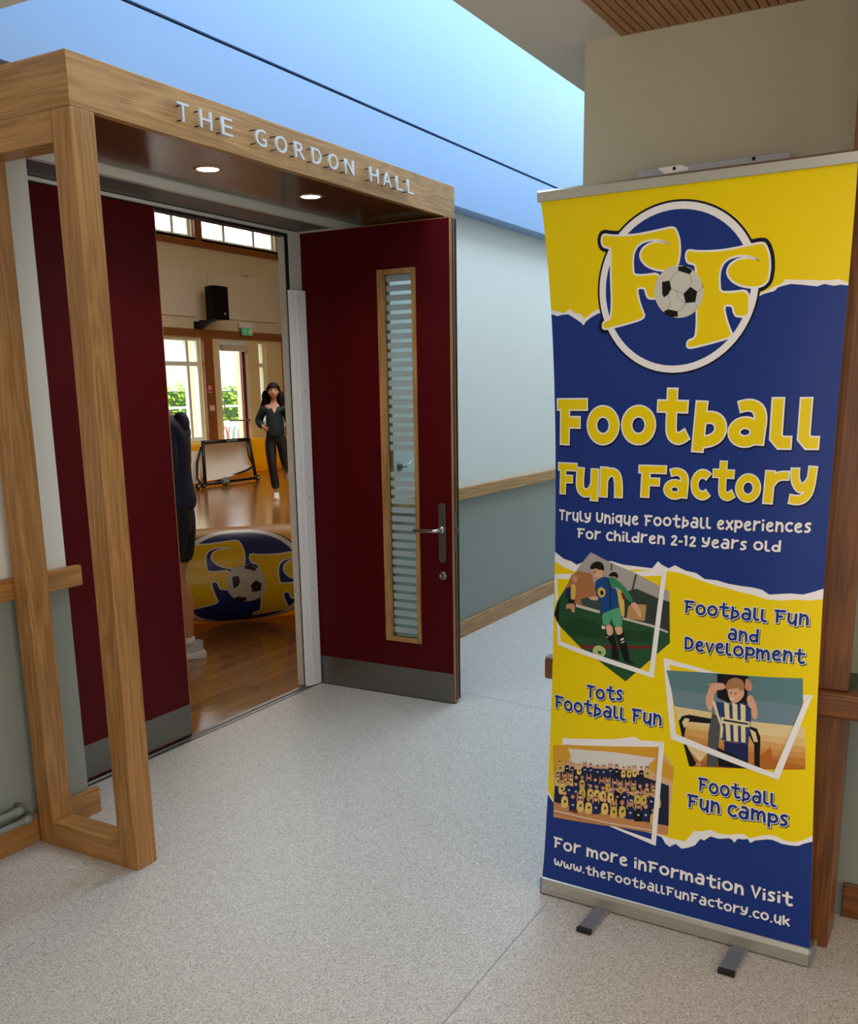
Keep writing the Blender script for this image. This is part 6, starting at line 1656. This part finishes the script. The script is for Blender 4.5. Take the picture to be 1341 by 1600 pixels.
for x_ in (50.5, 56):
    f_ = MB().box(x_, x_ + 1.4, 39.92, 40.02, 4.0, 5.6).build('window', wf, hs)
    MB().box(x_ + .1, x_ + 1.3, 39.9, 39.93, 4.1, 5.5).build('pane', mat('dark_pane', (60, 70, 80), .2), f_)

# ================================================================== PEOPLE
def skin_body(name, chain, mats, parent, sub=2, rot=0, loc=(0, 0, 0)):
    """chain: {key: ((x, y, z), (rx, ry), previous key)}; the surface is grown around the joints"""
    keys_ = list(chain)
    me = bpy.data.meshes.new(name)
    vs = [Vector(chain[k][0]) for k in keys_]
    es = [(keys_.index(chain[k][2]), keys_.index(k)) for k in keys_ if chain[k][2] is not None]
    R = Matrix.Rotation(rot, 3, 'Z')
    me.from_pydata([R @ v + Vector(loc) for v in vs], es, [])
    o = bpy.data.objects.new(name, me); COL.objects.link(o)
    md = o.modifiers.new('skin', 'SKIN'); md.use_smooth_shade = True; md.branch_smoothing = .3
    for i, k in enumerate(keys_):
        sv = me.skin_vertices[0].data[i]
        r = chain[k][1]; sv.radius = r if isinstance(r, tuple) else (r, r)
        sv.use_root = chain[k][2] is None
    if sub:
        sd = o.modifiers.new('sub', 'SUBSURF'); sd.levels = sub; sd.render_levels = sub
    evaluated(o, name)
    for mm in (mats if isinstance(mats, (list, tuple)) else [mats]): o.data.materials.append(mm)
    for p in o.data.polygons: p.use_smooth = True
    put(o, parent)
    return o


def hand(ch, wrist, d, up, side, pre, curl=.35, s=1.0):
    """palm and five separate bent fingers continuing from a wrist; d: pointing direction, up: back of the hand, side: towards the thumb"""
    d, up, side = Vector(d).normalized(), Vector(up).normalized(), Vector(side).normalized()
    w_ = Vector(ch[wrist][0])
    pal = w_ + d * .045 * s
    ch[pre + 'palm'] = (tuple(pal), (.034 * s, .018 * s), wrist)
    for i, (off, ln, rt) in enumerate(((.030, .075, .080), (.010, .083, .085), (-.010, .078, .082), (-.029, .062, .074))):
        b0 = w_ + d * rt * s + side * off * s
        p1 = b0 + (d - up * curl * .5).normalized() * ln * .45 * s
        p2 = p1 + (d - up * curl * 1.6).normalized() * ln * .33 * s
        p3 = p2 + (d * .8 - up * curl * 2.6).normalized() * ln * .24 * s
        ch[pre + 'k%d' % i] = (tuple(b0), .0105 * s, pre + 'palm')
        ch[pre + 'm%d' % i] = (tuple(p1), .0092 * s, pre + 'k%d' % i)
        ch[pre + 'n%d' % i] = (tuple(p2), .0085 * s, pre + 'm%d' % i)
        ch[pre + 'f%d' % i] = (tuple(p3), .0072 * s, pre + 'n%d' % i)
    t0 = w_ + d * .030 * s + side * .034 * s
    t1 = t0 + (d * .7 + side * .7 - up * .3).normalized() * .034 * s
    t2 = t1 + (d * .9 + side * .25 - up * .5).normalized() * .030 * s
    ch[pre + 't0'] = (tuple(t0), .0125 * s, pre + 'palm'); ch[pre + 't1'] = (tuple(t1), .0108 * s, pre + 't0'); ch[pre + 't2'] = (tuple(t2), .0088 * s, pre + 't1')


def head_mesh(name, c, s, skin_mat, lip_m, eye_m, brow_m, parent, rot, loc, tilt=0.0, yaw=0.0):
    """shaped head with brow, nose, lips, chin, ears and eyes; faces +y before rotation"""
    b = MB()
    seg, rings = 36, 28
    vs = []; fs = []
    for i in range(rings + 1):
        t = PI * i / rings
        for k in range(seg):
            a = 2 * PI * k / seg
            x = .074 * math.sin(t) * math.cos(a); y = .094 * math.sin(t) * math.sin(a); z = .112 * math.cos(t)
            if z < 0:
                q = -z / .112
                x *= 1 - .26 * q ** 1.5
                if y > 0: y = y * (1 - .10 * q) + .006 * q
                else: y *= 1 - .35 * q
            if y > 0:
                ax_ = abs(x)
                y += .020 * math.exp(-(x / .010) ** 2 - ((z + .014) / .017) ** 2) + .010 * math.exp(-(x / .008) ** 2 - ((z - .008) / .02) ** 2)      # nose
                y += .006 * math.exp(-(x / .024) ** 2 - ((z + .047) / .010) ** 2)                                                             # lips
                y += .007 * math.exp(-(x / .022) ** 2 - ((z + .088) / .016) ** 2)                                                             # chin
                y -= .008 * math.exp(-((ax_ - .031) / .014) ** 2 - ((z - .010) / .012) ** 2)                                                  # eye sockets
                y += .004 * math.exp(-((ax_ - .03) / .02) ** 2 - ((z - .030) / .008) ** 2)                                                    # brow ridge
            vs.append((x, y, z))
    for i in range(rings):
        for k in range(seg):
            k2 = (k + 1) % seg
            fs.append((i * seg + k, i * seg + k2, (i + 1) * seg + k2, (i + 1) * seg + k))
    b.add(vs, fs, 0, True)
    for sx in (-1, 1):
        b.ball((sx * .031, .074, .009), .0125, .009, .0085, 2, 12, 8)
        b.ball((sx * .031, .0815, .009), .0055, .003, .0055, 3, 10, 6)
        b.ball((sx * .076, -.006, .0), .010, .019, .030, 0, 12, 8)
        b.tube([(sx * .016, .092, .027), (sx * .031, .091, .032), (sx * .047, .078, .027)], .0035, 3, 6)
    b.ball((0, .088, -.0435), .022, .008, .0042, 1, 14, 6)
    b.ball((0, .088, -.0510), .019, .008, .0048, 1, 14, 6)
    M = Matrix.Translation(Vector(loc)) @ Matrix.Rotation(rot, 4, 'Z') @ Matrix.Translation(Vector(c)) @ Matrix.Rotation(yaw, 4, 'Z') @ Matrix.Rotation(-tilt, 4, 'X') @ Matrix.Scale(s, 4)
    b.v = [tuple(M @ Vector(p)) for p in b.v]
    return b, M, [skin_mat, lip_m, eye_m, brow_m]


def body_with_head(name, chain, headargs, parent, rot, loc):
    o = skin_body(name, chain, headargs[2], parent, 2, rot, loc)
    b, M, ms = head_mesh('head', *headargs, parent, rot, loc)
    h = b.build('head', ms, None)
    bm = bmesh.new(); bm.from_mesh(o.data); bm.from_mesh(h.data)
    o.data.materials.clear()
    for m_ in ms: o.data.materials.append(m_)
    bm.to_mesh(o.data); bm.free()
    bpy.data.objects.remove(h)
    return o, M


def shoe(parent, p, yaw, pitch, mats, L=.27, label=None):
    """trainer with sole, upper and tongue; p: ankle point on the floor, toe towards +y before turning"""
    b = MB()
    n = 18
    outline = []
    for i in range(n):
        a = 2 * PI * i / n
        y = math.cos(a); x = math.sin(a)
        wdt = .047 + .006 * math.cos(a)
        outline.append((x * wdt * (1 if y > -.3 else .86), .075 + y * L / 2))
    M = Matrix.Translation(Vector(p)) @ Matrix.Rotation(yaw, 4, 'Z') @ Matrix.Rotation(pitch, 4, 'X')
    def layer(sc, z0, z1, sc1, mi):
        lo = [(x * sc, .075 + (y - .075) * sc, z0) for x, y in outline]
        hi = [(x * sc1, .075 + (y - .075) * sc1, z1 + (.012 if y < -.02 else 0)) for x, y in outline]
        b.add(lo + hi, [tuple(range(n)), tuple(range(n, 2 * n))] + [(i, (i + 1) % n, (i + 1) % n + n, i + n) for i in range(n)], mi, False)
    layer(1.0, 0, .022, 1.03, 0); layer(1.01, .022, .036, .97, 0)
    # upper: rings rising to the ankle collar
    rings = []
    for t in range(7):
        q = t / 6
        ring = []
        for x, y in outline:
            yy = y - .075
            ring.append((x * (.95 - .30 * q), (.075 + yy * (.95 - .52 * q)) - .072 * q, .036 + .075 * q ** .8 - max(0, yy) * .10 * q))
        rings.append(ring)
    vs = [p_ for r_ in rings for p_ in r_]
    b.add(vs, [(t * n + i, t * n + (i + 1) % n, (t + 1) * n + (i + 1) % n, (t + 1) * n + i) for t in range(6) for i in range(n)], 1, True)
    for t in (2, 4):
        b.tube([tuple(Vector(rings[t][i]) * 1.004) for i in (2, 4, 6, 8, 10)], .006, 2, 6)
    b.v = [tuple(M @ Vector(q_)) for q_ in b.v]
    o = b.build('shoe', mats, parent)
    return o


# ---- man standing half hidden behind the closed leaf, seen from behind and facing into the hall
skin_t = mat('skin_tan', (196, 138, 104), .5, bump=.03)
skin_f = mat('skin_fair', (214, 164, 140), .5, bump=.03)
lip_m = mat('lips', (160, 80, 76), .4); eyew = mat('eye_white', (225, 222, 216), .2); dark_h = mat('dark_brow', (24, 18, 16), .6)
navy = mat('jacket_navy', (16, 30, 62), .75, bump=.3, bscale=60)
shortm = mat('shorts_black', (14, 17, 22), .8, bump=.3, bscale=60)
mp_ = thing('person', (4.26, 4.16, 0), 'person in dark navy top, dark shorts and white trainers partly hidden behind the red door', 'person')
ML, MR = (4.252, 4.165, 0), math.radians(33)          # faces into the hall and to the left
ch = {}
ch['pelvis'] = ((0, 0, .93), (.15, .12), None)
ch['waist'] = ((0, .01, 1.08), (.135, .10), 'pelvis')
ch['chest'] = ((0, .0, 1.28), (.155, .115), 'waist')
ch['top'] = ((0, -.01, 1.42), (.13, .09), 'chest')
ch['neck'] = ((0, .02, 1.50), .058, 'top'); ch['skull'] = ((0, .07, 1.60), .055, 'neck')
for sx, nm in ((-1, 'l'), (1, 'r')):
    ch['sh' + nm] = ((sx * .17, -.015, 1.41), .064, 'top')
    ch['el' + nm] = ((sx * .225, -.03, 1.14), .046, 'sh' + nm)
    ch['wr' + nm] = ((sx * .215, .14, .98), .030, 'el' + nm)
    ch['hip' + nm] = ((sx * .09, -.01, .86), (.105, .105), 'pelvis')
    ch['kn' + nm] = ((sx * .10, .02 + (.0 if sx > 0 else .03), .49), .062, 'hip' + nm)
    ch['cf' + nm] = ((sx * .105, -.025 + (.0 if sx > 0 else .1), .36), .060, 'kn' + nm)
    ch['an' + nm] = ((sx * .105, -.02 + (.0 if sx > 0 else .13), .10), .038, 'cf' + nm)
    hand(ch, 'wr' + nm, (0, .85, -.5), (sx * .9, 0, .3), (0, .4, .9), 'h' + nm)
bd, M_ = body_with_head('body', ch, ((0, .085, 1.655), 1.0, skin_t, lip_m, eyew, dark_h), mp_, MR, ML)
# hair cap
def cap(name, M, mats, parent, rx=.080, ry=.101, rz=.118, cut=.02, back=-.05):
    b = MB()
    seg, rings = 32, 20
    vs = []; fs = []; keep = {}
    for i in range(rings + 1):
        t = PI * i / rings
        for k in range(seg):
            a = 2 * PI * k / seg
            vs.append((rx * math.sin(t) * math.cos(a), ry * math.sin(t) * math.sin(a) - .004, rz * math.cos(t) + .004))
    for i in range(rings):
        for k in range(seg):
            k2 = (k + 1) % seg
            f = (i * seg + k, i * seg + k2, (i + 1) * seg + k2, (i + 1) * seg + k)
            cy_ = sum(vs[j][1] for j in f) / 4; cz_ = sum(vs[j][2] for j in f) / 4
            if cz_ > cut + max(0, cy_) * .5 + (0 if cy_ > 0 else cy_ * 1.1): fs.append(f)
    b.add(vs, fs, 0, True)
    b.v = [tuple(M @ Vector(p)) for p in b.v]
    o = b.build(name, mats, parent, fix=False)
    md = o.modifiers.new('thick', 'SOLIDIFY'); md.thickness = .012; md.offset = 0
    return o
hair_m = mat('hair_dark', (11, 8, 8), .6, spec=.2, bump=.6, bscale=140)
cap('hair', M_, hair_m, mp_)
jk = {}
jk['z'] = ((0, -.02, .90), (.19, .155), None); jk['a'] = ((0, -.015, 1.0), (.185, .15), 'z')
jk['b'] = ((0, 0, 1.12), (.175, .14), 'a'); jk['c'] = ((0, -.01, 1.30), (.19, .15), 'b'); jk['d'] = ((0, -.03, 1.43), (.15, .115), 'c'); jk['e'] = ((0, -.035, 1.50), (.085, .085), 'd')
for sx, nm in ((-1, 'l'), (1, 'r')):
    jk['s' + nm] = ((sx * .18, -.02, 1.40), .084, 'd')
    jk['m' + nm] = ((sx * .215, -.035, 1.27), .078, 's' + nm)
    jk['e' + nm] = ((sx * .235, -.04, 1.14), .068, 'm' + nm)
    jk['w' + nm] = ((sx * .220, .125, .995), .048, 'e' + nm)
jo = skin_body('jacket', jk, navy, mp_, 2, MR, ML)
hk_ = {}
hk_['a'] = ((0, -.105, 1.38), (.09, .03), None); hk_['b'] = ((0, -.115, 1.44), (.11, .038), 'a'); hk_['c'] = ((0, -.075, 1.50), (.085, .04), 'b')
skin_body('hood', hk_, navy, mp_, 2, MR, ML)
st_ = {}
st_['q'] = ((0, -.01, 1.06), (.15, .125), None); st_['p'] = ((0, -.02, .95), (.175, .145), 'q')
for sx, nm in ((-1, 'l'), (1, 'r')):
    st_['h' + nm] = ((sx * .098, -.02, .85), (.125, .135), 'p')
    st_['k' + nm] = ((sx * .105, -.005 + (.0 if sx > 0 else .03), .70), (.108, .112), 'h' + nm)
    st_['e' + nm] = ((sx * .108, .005 + (.0 if sx > 0 else .04), .585), (.100, .104), 'k' + nm)
so = skin_body('shorts', st_, shortm, mp_, 2, MR, ML)
trm = [mat('sole_white', (238, 238, 236), .5), mat('upper_silver', (196, 200, 202), .4, metal=.1), mat('shoe_black_trim', (20, 22, 24), .5)]
sockm = mat('sock_white', (228, 228, 224), .8)
RM = Matrix.Rotation(MR, 4, 'Z')
for sx, dy in ((1, 0), (-1, .13)):
    p = Vector(ML) + RM @ Vector((sx * .105, -.02 + dy, 0))
    q_ = p + RM @ Vector((0, -.035, 0)); shoe(mp_, (q_.x, q_.y, .001), MR, 0, trm, .30)
    MB().tube([(p.x, p.y, .085), (p.x, p.y, .135)], [.046, .044], seg=16).build('sock', sockm, mp_)

# ---- woman in dark clothes running towards the doorway
wp = thing('person', (12.1, 9.5, 0), 'person with long dark hair, dark top and leggings running across the hall', 'person')
WL = (12.02, 9.50, 0); WR = math.atan2(-12.1, 9.6) + PI + PI * 0
WR = math.atan2(-.62, -.785) - PI / 2
ch = {}
ch['pelvis'] = ((0, 0, .96), (.135, .105), None)
ch['waist'] = ((0, .01, 1.10), (.11, .085), 'pelvis')
ch['chest'] = ((0, .02, 1.26), (.13, .10), 'waist')
ch['top'] = ((0, .015, 1.38), (.10, .07), 'chest')
ch['neck'] = ((0, .025, 1.46), .044, 'top'); ch['skull'] = ((0, .045, 1.55), .05, 'neck')
# her right arm (left in the picture) bent at the elbow, her left arm swung forward
ch['shr'] = ((.15, .01, 1.37), .05, 'top'); ch['elr'] = ((.24, -.06, 1.16), .038, 'shr'); ch['wrr'] = ((.17, .12, 1.09), .026, 'elr')
ch['shl'] = ((-.15, .01, 1.37), .05, 'top'); ch['ell'] = ((-.21, -.05, 1.15), .038, 'shl'); ch['wrl'] = ((-.20, .16, 1.10), .026, 'ell')
hand(ch, 'wrr', (-.2, .9, -.25), (.9, .2, .1), (-.1, .2, .95), 'hr', .55, .92); hand(ch, 'wrl', (.1, .9, .1), (-.9, .2, .1), (.1, -.1, .95), 'hl', .55, .92)
ch['hipr'] = ((.085, .0, .90), (.10, .10), 'pelvis'); ch['knr'] = ((.075, .10, .52), .060, 'hipr'); ch['cfr'] = ((.055, .09, .38), .056, 'knr'); ch['anr'] = ((.03, .07, .11), .034, 'cfr')
ch['hipl'] = ((-.085, .0, .90), (.10, .10), 'pelvis'); ch['knl'] = ((-.13, .02, .53), .060, 'hipl'); ch['cfl'] = ((-.135, -.12, .47), .055, 'knl'); ch['anl'] = ((-.14, -.36, .42), .034, 'cfl')
bd, M_ = body_with_head('body', ch, ((0, .062, 1.605), .98, skin_f, lip_m, eyew, dark_h, ), wp, WR, WL)
cap('hair', M_, hair_m, wp, rx=.104, ry=.118, rz=.134, cut=.025)
hl = {}
hl['a'] = ((0, -.02, 1.66), (.085, .075), None)
hl['b'] = ((.092, .01, 1.60), (.058, .065), 'a'); hl['c'] = ((.125, .01, 1.49), (.068, .055), 'b'); hl['d'] = ((.17, .0, 1.39), (.055, .04), 'c'); hl['e'] = ((.215, -.01, 1.30), (.03, .025), 'd')
hl['b2'] = ((-.092, .01, 1.60), (.055, .065), 'a'); hl['c2'] = ((-.115, .03, 1.48), (.06, .055), 'b2'); hl['d2'] = ((-.11, .05, 1.36), (.04, .03), 'c2')
hl['b3'] = ((0, -.05, 1.55), (.12, .055), 'a'); hl['c3'] = ((0, -.07, 1.42), (.14, .045), 'b3'); hl['d3'] = ((0, -.09, 1.32), (.11, .03), 'c3')
skin_body('hair_length', hl, hair_m, wp, 2, WR, WL)
topm = mat('top_dark_teal', (16, 38, 46), .75, bump=.3, bscale=60)
jk = {}
jk['z'] = ((0, .01, .90), (.168, .14), None); jk['a'] = ((0, .01, 1.0), (.165, .135), 'z'); jk['b'] = ((0, .02, 1.14), (.16, .13), 'a'); jk['c'] = ((0, .02, 1.27), (.155, .125), 'b'); jk['d'] = ((0, .01, 1.385), (.115, .09), 'c')
jk['sr'] = ((.155, .01, 1.365), .076, 'd'); jk['er'] = ((.25, -.06, 1.16), .066, 'sr'); jk['wr'] = ((.185, .10, 1.095), .052, 'er')
jk['sl'] = ((-.155, .01, 1.365), .076, 'd'); jk['el'] = ((-.22, -.05, 1.15), .066, 'sl'); jk['wl'] = ((-.205, .13, 1.10), .052, 'el')
to = skin_body('top', jk, topm, wp, 2, WR, WL)
M2 = Matrix.Translation(Vector(WL)) @ Matrix.Rotation(WR, 4, 'Z')
from mathutils.bvhtree import BVHTree
tree = BVHTree.FromPolygons([v.co.copy() for v in to.data.vertices], [tuple(q.vertices) for q in to.data.polygons])
fwd_ = (M2.to_3x3() @ Vector((0, 1, 0)))
vs = []; rows_ = 9
for j in range(rows_ + 1):
    zz = 1.29 + .095 * j / rows_; half = .042 * (j / rows_) ** .9 + .001
    for i in range(7):
        xx = -half + 2 * half * i / 6
        hit = tree.ray_cast(M2 @ Vector((xx, .6, zz)), -fwd_)
        q = hit[0] if hit[0] is not None else M2 @ Vector((xx, .06, zz))
        vs.append(q + fwd_ * .004)
vn = MB().add(vs, [(j * 7 + i, j * 7 + i + 1, (j + 1) * 7 + i + 1, (j + 1) * 7 + i) for j in range(rows_) for i in range(6)], 0, True)
vn.build('neckline', skin_f, to)
lg = {}
legm = mat('leggings_black', (20, 22, 26), .45, bump=.2, bscale=60)
lg['q'] = ((0, 0, 1.10), (.12, .10), None); lg['p'] = ((0, 0, .99), (.145, .115), 'q')
lg['hr'] = ((.085, .0, .89), (.112, .112), 'p'); lg['kr'] = ((.075, .10, .52), .072, 'hr'); lg['cr'] = ((.055, .09, .36), .070, 'kr'); lg['ar'] = ((.03, .072, .14), .072, 'cr')
lg['hl'] = ((-.085, .0, .89), (.112, .112), 'p'); lg['kl'] = ((-.13, .02, .53), .072, 'hl'); lg['cl'] = ((-.135, -.12, .47), .068, 'kl'); lg['al'] = ((-.14, -.33, .425), .066, 'cl')
skin_body('leggings', lg, legm, wp, 2, WR, WL)
wsh = [mat('sole_white', (238, 238, 236)), mat('shoe_pale', (226, 220, 214), .5), mat('shoe_lace_grey', (170, 166, 160), .5)]
p = M2 @ Vector((.03, .06, .001)); shoe(wp, p, WR, 0, wsh, .24)
p = M2 @ Vector((-.14, -.40, .42)); shoe(wp, p, WR, math.radians(-95), wsh, .24)
